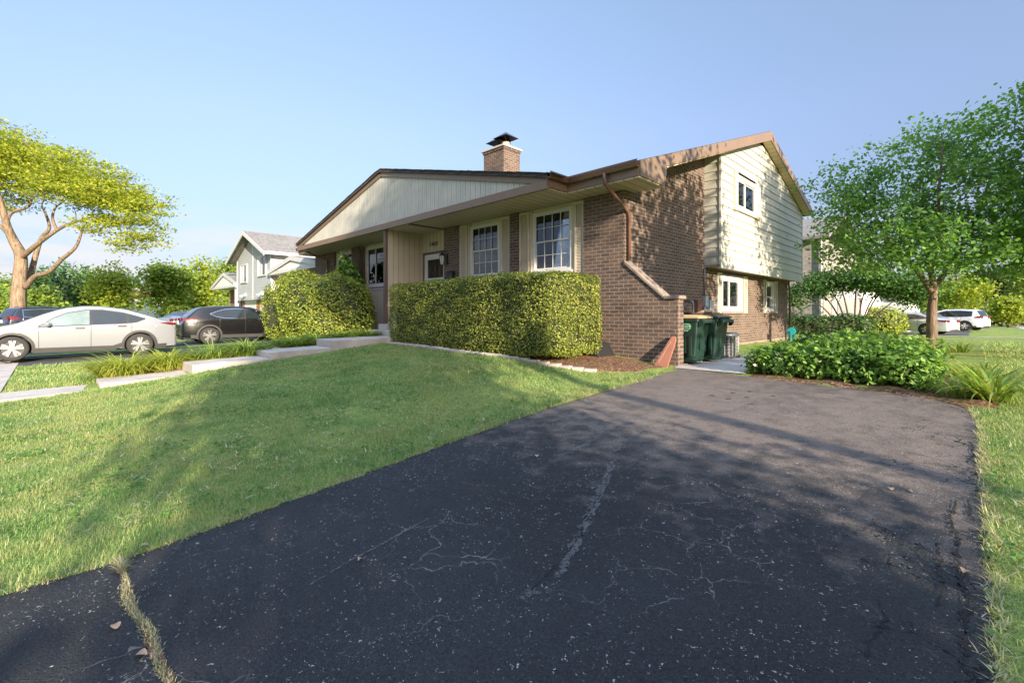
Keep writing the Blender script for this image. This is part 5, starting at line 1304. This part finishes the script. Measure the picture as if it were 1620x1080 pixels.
    for (xx, z) in S['handles']:
        for s_ in (-1, 1):
            y = float(w(xx, z)); MB().box(xx-L/2-.11, s_*(y-.005), z-.016, xx-L/2+.11, s_*(y+.022), z+.016).build('door_handle', M[S.get('handle_mat', 'black_plastic')], root, bevel=.008)
    for s_ in ((-1, 1) if S.get('clad', True) else ()):
        c = MB()
        for (xa, xb) in ((.25, xw[0]-ra), (xw[0]+ra, xw[1]-ra), (xw[1]+ra, L-.35)):
            patch(c, xa, xb, lambda x: zlo(x)-.05, lambda x: zlo(x)+.10, .008, 8, 2, (s_,))
        for xc in xw:
            g = []; n = 24
            for i in range(n+1):
                a = math.pi*(-.10+1.20*i/n)
                for rr_ in (ra-.012, ra+.025, ra+.06):
                    x = xc+rr_*math.cos(a); z = max(.2, rw+rr_*math.sin(a)); g.append((x-L/2, s_*(float(w(x, z))+.010), z))
            f = [(i*3+k, i*3+k+1, (i+1)*3+k+1, (i+1)*3+k) for i in range(n) for k in range(2)]; c.add(g, [q if s_ > 0 else q[::-1] for q in f])
        c.build('cladding', M[S.get('clad_mat', 'clad')], root)
    # lamps on the ends
    for s_ in (-1, 1):
        l = MB()
        for pts in S['tail']:
            xs_ = [q[0] for q in pts]; patch(l, xs_[0], xs_[-1], lambda x: np.interp(x, xs_, [q[1] for q in pts]), lambda x: np.interp(x, xs_, [q[2] for q in pts]), .012, 10, 2, (s_,))
            zA, zB = pts[0][1], pts[0][2]; yw = float(w(0.02, (zA+zB)/2)); l.box(-L/2-.030, s_*yw*.93, zA, -L/2+.01, s_*yw*.60, zB)
        l.build('tail_light', M['tail'], root)
        l = MB(); pts = S['head']; xs_ = [q[0] for q in pts]; patch(l, xs_[0], xs_[-1], lambda x: np.interp(x, xs_, [q[1] for q in pts]), lambda x: np.interp(x, xs_, [q[2] for q in pts]), .008, 8, 2, (s_,)); l.build('headlight', M['head'], root)
    def topglass(xa, xb, f0, f1, nm):
        g = []; n = 12; k = 8
        for i in range(n+1):
            x = xa+(xb-xa)*i/n; t_ = float(zt(x)); we = float(w(x, t_-.055))*(f0+(f1-f0)*i/n)
            for j in range(k+1):
                q = -1+2*j/k; g.append((x-L/2, we*q, t_+.012-.016*abs(q)**3+.006))
        MB().add(g, [(i*(k+1)+j, (i+1)*(k+1)+j, (i+1)*(k+1)+j+1, i*(k+1)+j+1) for i in range(n) for j in range(k)]).build(nm, M['car_glass'], root, smooth=True)
    topglass(S['ws'][0], S['ws'][1], .90, .88, 'windshield'); topglass(S['rg'][0], S['rg'][1], .84, .88, 'rear_window')
    if S.get('plate'): MB().box(-L/2-.075, -.16, S['plate'], -L/2-.06, .16, S['plate']+.15).build('number_plate', M['plate'], root)
    mx, mz = S['mirror']
    for s_ in (-1, 1):
        mr = MB()
        y = float(w(mx, mz)); c = (mx-L/2, s_*(y+.11), mz+.03)
        vs = []; n = 12
        for i in range(7):
            a = -math.pi/2+math.pi*i/6
            for j in range(n):
                q = 2*math.pi*j/n; vs.append((c[0]+.10*math.cos(a)*math.cos(q)*(1 if math.cos(q) > 0 else .6), c[1]+.11*math.sin(a), c[2]+.075*math.cos(a)*math.sin(q)))
        mr.add(vs, [(i*n+j, i*n+(j+1) % n, (i+1)*n+(j+1) % n, (i+1)*n+j) for i in range(6) for j in range(n)]); mr.box(c[0]-.02, s_*(y-.03), mz-.045, c[0]+.04, s_*(y+.07), mz-.01)
        mr.build('side_mirror', M[S['paint']], root, smooth=True)
    if S.get('rails'):
        for s_ in (-1, 1):
            r_ = MB()
            P = [(x-L/2, s_*(float(w(x, zt(x)-.055))-.06), float(zt(x))+(.05 if 0 < i < 8 else .005)) for i, x in enumerate(np.linspace(S['rails'][0], S['rails'][1], 9))]; r_.tube(P, .018, 6)
            r_.build('roof_rail', M[S.get('rail_mat', 'black_plastic')], root)
    for c in xw:
        for s_ in (-1, 1):
            ty = MB(); yw = .11
            ty.lathe([(rw-.11, -yw+.01), (rw-.03, -yw), (rw-.006, -yw+.025), (rw, -yw+.05), (rw, yw-.05), (rw-.006, yw-.025), (rw-.03, yw), (rw-.11, yw-.01)], (0, 0, 0), 36, 'y')
            wo = ty.build('wheel', M['rubber'], root, smooth=True); wo.location = (c-L/2, s_*(W-.105), rw)
            rm = MB(); ro = rw-.105; yo = s_*(yw-.015)
            rm.lathe([(ro+.012, -.012), (ro-.012, .0), (ro-.02, -.03)], (0, yo, 0), 36, 'y') if s_ > 0 else rm.lathe([(ro+.012, .012), (ro-.012, .0), (ro-.02, .03)], (0, yo, 0), 36, 'y')
            k_ = S.get('spokes', 5)
            for k in range(k_):
                a = 2*math.pi*k/k_+.35
                for da, wd in ((-.20, .024), (.20, .024)) if k_ == 5 else ((0, .028),):
                    ca, sa = math.cos(a+da), math.sin(a+da); P = []
                    for rr_, ww, yy in ((.04, wd, 0), (ro*.99, wd*1.35, -.008)):
                        for q in (-1, 1): P.append((rr_*ca-q*ww*sa, yo+s_*yy, rr_*sa+q*ww*ca)); P.append((rr_*ca-q*ww*sa, yo-s_*.03, rr_*sa+q*ww*ca))
                    rm.add(P, [(0, 2, 6, 4), (0, 4, 5, 1), (2, 3, 7, 6), (1, 5, 7, 3)])
            rm.lathe([(.0, s_*.006), (.055, s_*.006), (.06, -s_*.02)], (0, yo, 0), 16, 'y')
            rm.build('rim', M['rim'], wo)
            MB().lathe([(0, 0), (ro, 0)], (0, yo-s_*.05, 0), 28, 'y').build('hub_shade', M['black_metal'], wo)
    return root
CROSS = dict(L=4.75, W=.96, rw=.355, xw=(.97, 3.86), sill=.25, paint='paint_white', tumble=.36,
    top=[(0, .86), (.06, 1.06), (.30, 1.14), (.80, 1.34), (1.30, 1.51), (1.9, 1.605), (2.35, 1.61), (2.85, 1.53), (3.25, 1.36), (3.62, 1.17), (3.85, 1.06), (4.2, .98), (4.5, .87), (4.7, .70), (4.75, .60)],
    belt=[(0, 1.0), (.9, 1.09), (2, 1.04), (3.4, .97), (4.2, .86), (4.75, .66)],
    dlo=[(.86, 1.195), (1.05, 1.10), (1.35, 1.065), (2.3, 1.035), (3.30, .985)], dhi=[(.86, 1.20), (1.05, 1.275), (1.4, 1.39), (1.9, 1.475), (2.3, 1.475), (2.75, 1.37), (3.05, 1.20), (3.30, .99)],
    pillars=(1.28, 2.17), seams=[(1.18, .56, 1.06), (2.17, .33, 1.03), (3.32, .33, .96)], handles=[(1.42, .965), (2.42, .92)], tail=[[(.02, .97, 1.06), (.2, 1.0, 1.075), (.42, 1.055, 1.065)]], head=[(4.15, .80, .82), (4.5, .70, .80), (4.66, .66, .74)],
    ws=(2.78, 3.80), rg=(.32, 1.2), mirror=(3.12, 1.02), glass=['car_glass', 'car_glass', 'car_glass_pale'], plate=.72)
SUV = dict(L=4.65, W=.93, rw=.365, xw=(.92, 3.58), sill=.30, paint='paint_black', tumble=.36, trim='chrome', trim_w=.02,
    top=[(0, .92), (.05, 1.08), (.22, 1.22), (.50, 1.50), (.62, 1.575), (1.2, 1.635), (2.0, 1.655), (2.6, 1.60), (3.0, 1.44), (3.4, 1.20), (3.6, 1.12), (4.1, 1.04), (4.45, .92), (4.65, .72)],
    belt=[(0, 1.06), (1, 1.12), (2.2, 1.08), (3.4, 1.04), (4.2, .94), (4.65, .74)],
    dlo=[(.98, 1.30), (1.18, 1.19), (1.5, 1.125), (2.3, 1.10), (3.15, 1.07)], dhi=[(.98, 1.305), (1.2, 1.40), (1.5, 1.49), (2.0, 1.53), (2.45, 1.48), (2.8, 1.32), (3.15, 1.075)],
    pillars=(1.46, 2.30), seams=[(1.30, .58, 1.12), (2.30, .38, 1.09), (3.2, .38, 1.05)], handles=[(1.62, .99), (2.62, .97)], tail=[[(.02, 1.0, 1.12), (.3, 1.06, 1.125), (.55, 1.12, 1.13)]], head=[(4.1, .86, .88), (4.4, .78, .87), (4.56, .76, .82)],
    ws=(2.55, 3.50), rg=(.12, .52), mirror=(2.95, 1.10), plate=.86, rails=None, handle_mat='paint_black')
NAVY = dict(L=4.8, W=.96, rw=.37, xw=(.95, 3.75), sill=.30, paint='paint_navy', tumble=.28, trim='chrome', trim_w=.03,
    top=[(0, .95), (.04, 1.10), (.15, 1.3), (.32, 1.62), (.42, 1.70), (1.4, 1.76), (2.3, 1.74), (2.9, 1.58), (3.4, 1.25), (3.65, 1.15), (4.3, 1.06), (4.65, .92), (4.8, .72)],
    belt=[(0, 1.1), (2.4, 1.1), (3.6, 1.06), (4.8, .8)], dlo=[(.55, 1.20), (1.3, 1.15), (2.3, 1.13), (3.3, 1.10)], dhi=[(.55, 1.56), (1.3, 1.62), (2.2, 1.61), (2.7, 1.47), (3.3, 1.12)],
    pillars=(1.25, 2.25), seams=[(1.2, .56, 1.12), (2.25, .38, 1.1), (3.3, .38, 1.05)], handles=[(1.5, 1.0), (2.5, .98)], tail=[[(.02, 1.02, 1.22), (.2, 1.04, 1.2), (.38, 1.06, 1.12)]], head=[(4.2, .88, .9), (4.5, .8, .9), (4.7, .78, .85)],
    ws=(2.75, 3.6), rg=(.08, .36), mirror=(3.1, 1.14), plate=.86, rails=(.7, 2.6))
SEDAN = dict(L=4.9, W=.92, rw=.335, xw=(1.05, 3.88), sill=.22, paint='paint_silver', tumble=.40, trim='chrome', trim_w=.012, clad=False,
    top=[(0, .80), (.05, .98), (.55, 1.07), (.95, 1.20), (1.5, 1.40), (2.1, 1.455), (2.6, 1.41), (3.1, 1.22), (3.5, 1.02), (3.9, .95), (4.5, .84), (4.8, .68), (4.9, .55)],
    belt=[(0, .94), (1.5, .96), (3.4, .92), (4.9, .6)], dlo=[(.95, 1.06), (1.3, .99), (2.3, .975), (3.3, .94)], dhi=[(.95, 1.065), (1.3, 1.22), (1.7, 1.32), (2.2, 1.335), (2.6, 1.27), (3.3, .945)],
    pillars=(1.5, 2.32), seams=[(1.45, .5, .95), (2.32, .3, .95), (3.3, .3, .9)], handles=[(1.65, .86), (2.55, .85)], tail=[[(.02, .80, .95), (.25, .84, .95), (.5, .90, .94)]], head=[(4.2, .72, .76), (4.6, .62, .74), (4.8, .58, .66)],
    ws=(2.7, 3.5), rg=(.7, 1.45), mirror=(3.15, .96), plate=.66, glass=['car_glass', 'car_glass', 'car_glass_pale'], handle_mat='paint_silver')
def var(S, **k): d = dict(S); d.update(k); return d
HD = R(90)
# heading +y means rz=90 deg; the nose of the white crossover points at the street
car('parked_car', 'white crossover with dark roof glass, nose towards the street', (-20.55, .72, zgf(-20.5, .7)+.045), R(-90-1.5), CROSS)
car('parked_car', 'glossy black suv with chrome window trim behind the yew bush', (-24.15, 6.25, zgf(-24, 5.5)+.0), R(90), SUV)
p = LP(92, 500, 28); car('parked_car', 'dark navy suv with red tail light beyond the white crossover', (p[0], p[1], zgf(p[0], p[1])+.04), R(112), NAVY)
p = LP(277, 500, 30); car('parked_car', 'steel blue sedan half hidden between the white car and the black suv', (p[0]-1.3, p[1]+1.4, zgf(p[0], p[1])+.02), R(125), var(SEDAN, paint='paint_blue'))
p = LP(1436, 500, 31.5); car('parked_car', 'silver sedan behind the maple trunk with its tail to the right', (p[0], p[1], zgf(p[0], p[1])+.03), R(158), SEDAN)
p = LP(1497, 500, 39.5); car('parked_car', 'white suv with sloped rear window beyond the silver sedan', (p[0], p[1], zgf(p[0], p[1])+.12), R(160), var(NAVY, paint='paint_plain_white', trim='black_plastic', rails=None, L=5.0))
p = LP(1553, 500, 95); car('parked_car', 'tiny far silver car under the purple tree', (p[0], p[1], zgf(p[0], p[1])), R(0), var(CROSS, paint='paint_silver'))
p = LP(1572, 500, 78); car('parked_car', 'far dark blue sedan in front of the black suv at right', (p[0], p[1], zgf(p[0], p[1])), R(20), var(SEDAN, paint='paint_navy'))
p = LP(1607, 500, 74); car('parked_car', 'far black suv at the right edge near the sidewalk', (p[0], p[1], zgf(p[0], p[1])), R(10), var(NAVY, paint='paint_black', trim='black_plastic'))
# ------------------------------------------------------------------ neighbouring houses
def gp(b, name, mat, root, **k):
    o = b.build(name, M[mat], root, **k); o.location = tuple(-c for c in root.location); return o
def simple_window(root, axis, a0, a1, z0, z1, pl, sgn=1, mull=1):
    """framed window; axis 'y' faces -y at y=pl, axis 'x' faces +x at x=pl"""
    f = MB(); g = MB()
    def bx(mb, a, d0, c, e, d1, h):
        if axis == 'y': mb.box(a, pl-d0, c, e, pl-d1, h)
        else: mb.box(pl+d0, a, c, pl+d1, e, h)
    t = .08
    bx(f, a0, -.05, z0, a0+t, .05, z1); bx(f, a1-t, -.05, z0, a1, .05, z1); bx(f, a0+t, -.05, z1-t, a1-t, .049, z1); bx(f, a0+t, -.05, z0, a1-t, .049, z0+t)
    for k in range(mull): x = a0+(a1-a0)*(k+1)/(mull+1); bx(f, x-.03, -.05, z0+t, x+.03, .04, z1-t)
    o = gp(f, 'window', 'white', root)
    bx(g, a0+t, -.04, z0+t, a1-t, .01, z1-t); g.build('pane', M['car_glass'], o)
    v = MB(); bx(v, a0+t+.02, .0, z0+t, a0+t+(a1-a0)*.28, .014, z1-t); v.build('curtain', M['sheer'], o)
def wing(root, x0, x1, yf, yb, ze, zrid, cx=None, fasc='white'):
    """low gabled wing facing the street"""
    cx = cx or (x0+x1)/2; ov = .6; b = MB()
    sl = (zrid-ze)/((x1-x0)/2+ov)
    xs = [x0-ov, cx, x1+ov]; zs = [ze, zrid, ze]
    b.prism([(x, z) for x, z in zip(xs, zs)]+[(x, z-.16) for x, z in zip(xs[::-1], zs[::-1])], 'y', yf-1.2, yb); gp(b, 'roof', 'shingle_tan', root)
    b = MB(); b.prism([(x, z-.03) for x, z in zip(xs, zs)]+[(x, z-.26) for x, z in zip(xs[::-1], zs[::-1])], 'y', yf-1.24, yf-1.2)
    b.box(x0-ov-.10, yf-1.2, ze-.16, x0-ov, yb, ze); b.box(x1+ov, yf-1.2, ze-.16, x1+ov+.10, yb, ze)
    b.box(x0-ov, yf-1.19, ze-.30, x1+ov, yf-1.1, ze-.12); gp(b, 'fascia', fasc, root)
    b = MB(); b.prism([(x0-ov+.6, ze-.12), (x1+ov-.6, ze-.12), (cx, zrid-.26)], 'y', yf-1.15, yf-1.1); gp(b, 'gable', 'siding_white', root)
    gp(MB().box(x0-ov, yf-1.1, ze-.30, x1+ov, yf+.02, ze-.26), 'soffit', 'white', root)
# split-level with blue-grey siding
n1 = empty('split_level_house', (-32.5, 9.5, .1)); tag(n1, 'split level house with blue-grey siding gable and white trim', 'house')
x0, x1, yf = -36.3, -29.3, 9.2
b = MB(); b.prism([(x0, 2.3), (x1, 2.3), (x1, 5.05), (-32.8, 6.45), (x0, 5.05)], 'y', yf, yf+11); gp(b, 'upper_wall', 'siding_blue', n1)
b = MB(); b.box(x1+.002, yf+.01, 2.3, x1+.03, yf+11, 5.05); gp(b, 'side_wall', 'siding_white', n1)
b = MB(); b.box(x0, yf+.3, 0, x0+.5, yf+11, 2.3); b.box(-33.1, yf+.3, 0, -32.4, yf+11, 2.3); b.box(x1-.5, yf+.3, 0, x1, yf+11, 2.3); gp(b, 'brick_pier', 'brick_red', n1)
for a, c in ((x0+.5, -33.1), (-32.4, x1-.5)): gp(MB().box(a, yf+.35, 0, c, yf+.45, 2.3), 'garage_door', 'garage', n1)
b = MB(); sl = 1.4/3.5
b.prism([(x0-.6, 5.05-.6*sl+.2), (-32.8, 6.67), (x1+.6, 5.05-.6*sl+.2), (x1+.6, 5.05-.6*sl+.02), (-32.8, 6.49), (x0-.6, 5.05-.6*sl+.02)], 'y', yf-.55, yf+11.5); gp(b, 'roof', 'shingle_tan', n1)
b = MB(); b.prism([(x0-.6, 4.98), (-32.8, 6.63), (x1+.6, 4.98), (x1+.6, 4.76), (-32.8, 6.40), (x0-.6, 4.76)], 'y', yf-.60, yf-.55); b.box(x1+.6, yf-.6, 4.83, x1+.72, yf+11.5, 5.0); gp(b, 'fascia', 'white', n1)
b = MB(); b.box(-32.87, yf-.02, 2.3, -32.73, yf-.003, 6.2); b.box(x0-.02, yf-.03, 2.3, x0+.1, yf-.001, 5.0); b.box(x1-.1, yf-.03, 2.3, x1+.035, yf-.001, 5.0); b.box(x1+.031, yf-.02, 2.3, x1+.045, yf+.14, 5.0); gp(b, 'corner_trim', 'white', n1)
simple_window(n1, 'y', -35.3, -33.9, 3.45, 4.7, yf-.03); simple_window(n1, 'y', -31.6, -30.1, 3.7, 4.95, yf-.03)
b = MB()
for xx in (-34.3, -30.8): b.box(xx-.12, yf-.12, 2.55, xx+.12, yf-.01, 2.75); b.tube([(xx, yf-.1, 2.62), (xx-.18, yf-.28, 2.56)], .06, 8); b.tube([(xx, yf-.1, 2.62), (xx+.18, yf-.28, 2.56)], .06, 8)
gp(b, 'flood_light', 'white', n1)
b = MB(); b.box(-31.2, 13.5, 5.8, -30.9, 13.8, 6.75); b.box(-30.3, 15.2, 5.5, -29.7, 15.7, 6.1); gp(b, 'roof_vent', 'black_metal', n1)
wing(n1, -28.6, -22.6, 10.2, 18, 3.95, 4.5)
b = MB(); b.box(-29.27, 10.2, 0, -27.9, 10.4, 3.66); b.box(-26.4, 10.2, 0, -22.6, 10.4, 3.66); b.box(-27.9, 10.2, 0, -26.4, 10.4, 1.6); b.box(-22.8, 10.4, 0, -22.6, 17.8, 3.66); gp(b, 'wing_wall', 'brick_red', n1)
simple_window(n1, 'y', -27.9, -26.4, 1.6, 3.6, 10.25, 1, 2)
b = MB(); b.tube([(-21.95, 9.1, 3.8), (-21.95, 9.2, 3.6), (-22.3, 10.0, 3.1), (-22.5, 10.1, 2.9), (-22.5, 10.1, .3)], .05, 8); gp(b, 'downspout', 'white', n1, smooth=True)
n1b = empty('porch_house', (-41, 10.4, .1)); tag(n1b, 'white trimmed porch wing with tall windows left of the blue-grey gable', 'house')
wing(n1b, -43.0, -36.95, 10.4, 18, 3.6, 4.5)
b = MB(); b.box(-43, 10.4, 0, -41.2, 10.6, 3.32); b.box(-38.2, 10.4, 0, -36.4, 10.6, 3.32); b.box(-41.2, 10.4, 0, -38.2, 10.6, 1.0); gp(b, 'brick_wall', 'brick_red', n1b)
simple_window(n1b, 'y', -41.2, -38.2, 1.0, 3.3, 10.45, 1, 3)
b = MB(); b.box(-36.95, 9.2, 0, -36.75, 9.4, 3.3); b.tube([(-36.3, 9.0, 3.5), (-36.3, 9.1, 3.3), (-36.7, 9.9, 2.8), (-36.75, 10.2, .3)], .06, 8); gp(b, 'downspout', 'white', n1b)
# far white house with a red roof strip, far tan house with chimney
def far_house(name, label, px0, px1, D, ztop, wall, roofm, chim=None, depth=7, rz=R(45), wins=()):
    a = LP(px0, 495, D); c = LP(px1, 495, D); w_ = math.hypot(c[0]-a[0], c[1]-a[1]); mx, my = (a[0]+c[0])/2, (a[1]+c[1])/2
    e = empty(name, (mx, my, zgf(mx, my)-.1), rz); tag(e, label, 'house')
    MB().box(-w_/2, 0, 0, w_/2, depth, ztop).build('wall', M[wall], e)
    b = MB(); b.prism([(-.4, ztop-.05), (depth/2, ztop+depth*.14), (depth+.4, ztop-.05), (depth+.4, ztop+.1), (depth/2, ztop+depth*.14+.15), (-.4, ztop+.1)], 'x', -w_/2-.4, w_/2+.4); rf = b.build('roof', M[roofm], e)
    for (x, h) in chim or (): MB().box(x-.45, 1.0, ztop, x+.45, 2.2, h).build('chimney', M['edging'], rf)
    for (x, z, w1, h1) in wins:
        o = MB().box(x-w1/2, -.06, z, x+w1/2, .02, z+h1).build('window', M['white'], e); MB().box(x-w1/2+.08, -.07, z+.08, x+w1/2-.08, -.055, z+h1-.08).build('pane', M['car_glass'], o)
    return e
far_house('far_house', 'distant white house with a strip of red roof above the cars', 194, 226, 62, 3.6, 'siding_white', 'shingle_red', [(-1.0, 5.4)], wins=[(1.0, 2.0, 1.0, 1.0)])
far_house('far_house', 'distant tan house with a chimney behind a green tree', 226, 262, 68, 5.0, 'edging', 'shingle_tan', [(-1.2, 7.8)], wins=[(.2, 2.5, 1.2, 1.2)])
# pale brick house beyond the side path
n2 = empty('pale_brick_house', (-9, 33, .1)); tag(n2, 'pale painted brick house with grey siding behind the brick duplex', 'house')
b = MB(); b.box(-20, 33, -.2, -6.4, 44, 2.65); b.box(-20, 33.02, 2.8, -6.42, 44, 3.5); gp(b, 'brick_wall', 'brick_light', n2)
gp(MB().box(-20, 32.93, 2.65, -6.35, 44, 2.80), 'band', 'white', n2)
gp(MB().box(-20, 33.01, 3.5, -6.4, 44, 6.0), 'upper_wall', 'brick_light', n2)
b = MB(); b.prism([(32.4, 5.9), (38.5, 8.0), (44.6, 5.9), (44.6, 6.1), (38.5, 8.2), (32.4, 6.1)], 'x', -20.4, -6.0); gp(b, 'roof', 'shingle_tan', n2)
gp(MB().tube([(-6.5, 32.9, 5.9), (-6.5, 32.9, .3)], .06, 8), 'downspout', 'white', n2)
b = MB(); b.box(-6.4, 36, -.2, -4.95, 44, 2.9); gp(b, 'entry_wall', 'siding_white', n2); gp(MB().box(-5.15, 35.93, .0, -4.96, 35.998, 2.4), 'red_panel', 'brick_red', n2)
gp(MB().box(-6.2, 35.9, .2, -5.2, 36.0, 2.4), 'door', 'white', n2)
b = MB(); b.box(-6.38, 35.2, -.1, -6.15, 35.4, 3.0); b.box(-5.2, 35.2, -.1, -5.0, 35.4, 3.0); gp(b, 'porch_column', 'white', n2)
simple_window(n2, 'y', -9.5, -7.8, 3.8, 5.2, 33.0)
n3 = empty('garage_house', (-4, 50, 0)); tag(n3, 'white sided house with wide garage door behind the silver sedan', 'house')
b = MB(); b.box(-12, 48.3, -.5, -3.7, 60, 3.0); b.prism([(-12, 3.0), (-3.7, 3.0), (-7.85, 4.9)], 'y', 48.3, 60); gp(b, 'wall', 'siding_white', n3)
gp(MB().box(-8.8, 48.2, -.5, -4.4, 48.29, 2.1), 'garage_door', 'garage', n3)
b = MB(); b.prism([(-12.6, 2.8), (-7.85, 5.0), (-3.1, 2.8), (-3.1, 3.0), (-7.85, 5.2), (-12.6, 3.0)], 'y', 47.7, 60.5); gp(b, 'roof', 'shingle_tan', n3)
far_house('far_house', 'small tan house far behind the purple tree', 1580, 1640, 105, 2.6, 'brick_red', 'shingle_tan', rz=R(-45))
# ------------------------------------------------------------------ camera, sun, sky
cam = bpy.data.cameras.new('camera'); co = bpy.data.objects.new('camera', cam); COL.objects.link(co)
co.location = (0, 0, 1.45); co.rotation_euler = (R(90), 0, R(45))
cam.sensor_width = 36; cam.lens = 16.222; cam.shift_y = -45/1620; cam.clip_start = .05; cam.clip_end = 3000
scene.camera = co
AZ = (.952, -.306); EL = 15.5
sd = bpy.data.lights.new('sun', 'SUN'); so = bpy.data.objects.new('sun', sd); COL.objects.link(so)
sd.energy = SUN_E; sd.angle = R(.55); sd.color = (1, .86, .66)
ce = math.cos(R(EL)); dv = Vector((AZ[0]*ce, AZ[1]*ce, math.sin(R(EL))))
so.rotation_euler = dv.to_track_quat('Z', 'Y').to_euler(); so.location = dv*60
w = bpy.data.worlds.new('World'); scene.world = w; w.use_nodes = True
nt = w.node_tree; bg = nt.nodes['Background']
sky = nt.nodes.new('ShaderNodeTexSky'); sky.sky_type = 'NISHITA'; sky.sun_disc = False
sky.sun_elevation = R(EL); sky.sun_rotation = math.atan2(dv.x, dv.y); sky.altitude = 200; sky.air_density = 1.0; sky.dust_density = 1.2; sky.ozone_density = 1.6
tc = nt.nodes.new('ShaderNodeTexCoord')
def wn(t, **k):
    n = nt.nodes.new(t)
    for a, b in k.items(): setattr(n, a, b)
    return n
# thin bands of low cloud
mp = wn('ShaderNodeMapping'); mp.inputs['Scale'].default_value = (2.2, 2.2, 11); nt.links.new(tc.outputs['Generated'], mp.inputs[0])
nz_ = wn('ShaderNodeTexNoise'); nz_.inputs['Scale'].default_value = 2.4; nz_.inputs['Detail'].default_value = 8; nz_.inputs['Roughness'].default_value = .58; nt.links.new(mp.outputs[0], nz_.inputs[0])
sx = wn('ShaderNodeSeparateXYZ'); nt.links.new(tc.outputs['Generated'], sx.inputs[0])
hr = wn('ShaderNodeValToRGB'); e = hr.color_ramp.elements; e[0].position = 0.0; e[0].color = (.75, .75, .75, 1); e[1].position = .20; e[1].color = (0, 0, 0, 1)
e2 = hr.color_ramp.elements.new(.10); e2.color = (.95, .95, .95, 1); nt.links.new(sx.outputs[2], hr.inputs[0])
cr = wn('ShaderNodeValToRGB'); cr.color_ramp.elements[0].position = .42; cr.color_ramp.elements[1].position = .60; nt.links.new(nz_.outputs[0], cr.inputs[0])
mm = wn('ShaderNodeMath', operation='MULTIPLY'); nt.links.new(hr.outputs[0], mm.inputs[0]); nt.links.new(cr.outputs[0], mm.inputs[1])
mz = wn('ShaderNodeMix', data_type='RGBA', blend_type='MIX'); nt.links.new(mm.outputs[0], mz.inputs[0])
tint = wn('ShaderNodeMix', data_type='RGBA', blend_type='MULTIPLY'); tint.inputs[0].default_value = 1; 
gr = wn('ShaderNodeValToRGB'); ge = gr.color_ramp.elements
for p_, c_ in SKY_RAMP[1:-1]: e_ = ge.new(p_); e_.color = c_
ge[0].position, ge[0].color = SKY_RAMP[0]; ge[-1].position, ge[-1].color = SKY_RAMP[-1]
nt.links.new(sx.outputs[2], gr.inputs[0]); nt.links.new(gr.outputs[0], tint.inputs[7])
nt.links.new(sky.outputs[0], tint.inputs[6]); nt.links.new(tint.outputs[2], mz.inputs[6]); mz.inputs[7].default_value = CLOUD
nt.links.new(mz.outputs[2], bg.inputs[0]); bg.inputs[1].default_value = SKY_S
vs_ = scene.view_settings; scene.display_settings.display_device = 'sRGB'; vs_.view_transform = 'Standard'; vs_.look = 'None'; vs_.gamma = 1; vs_.use_curve_mapping = False; vs_.exposure = EXPO
cy = scene.cycles; cy.max_bounces = 8; cy.diffuse_bounces = 4; cy.glossy_bounces = 4; cy.transparent_max_bounces = 12; cy.caustics_reflective = False; cy.caustics_refractive = False
cy.use_denoising = True
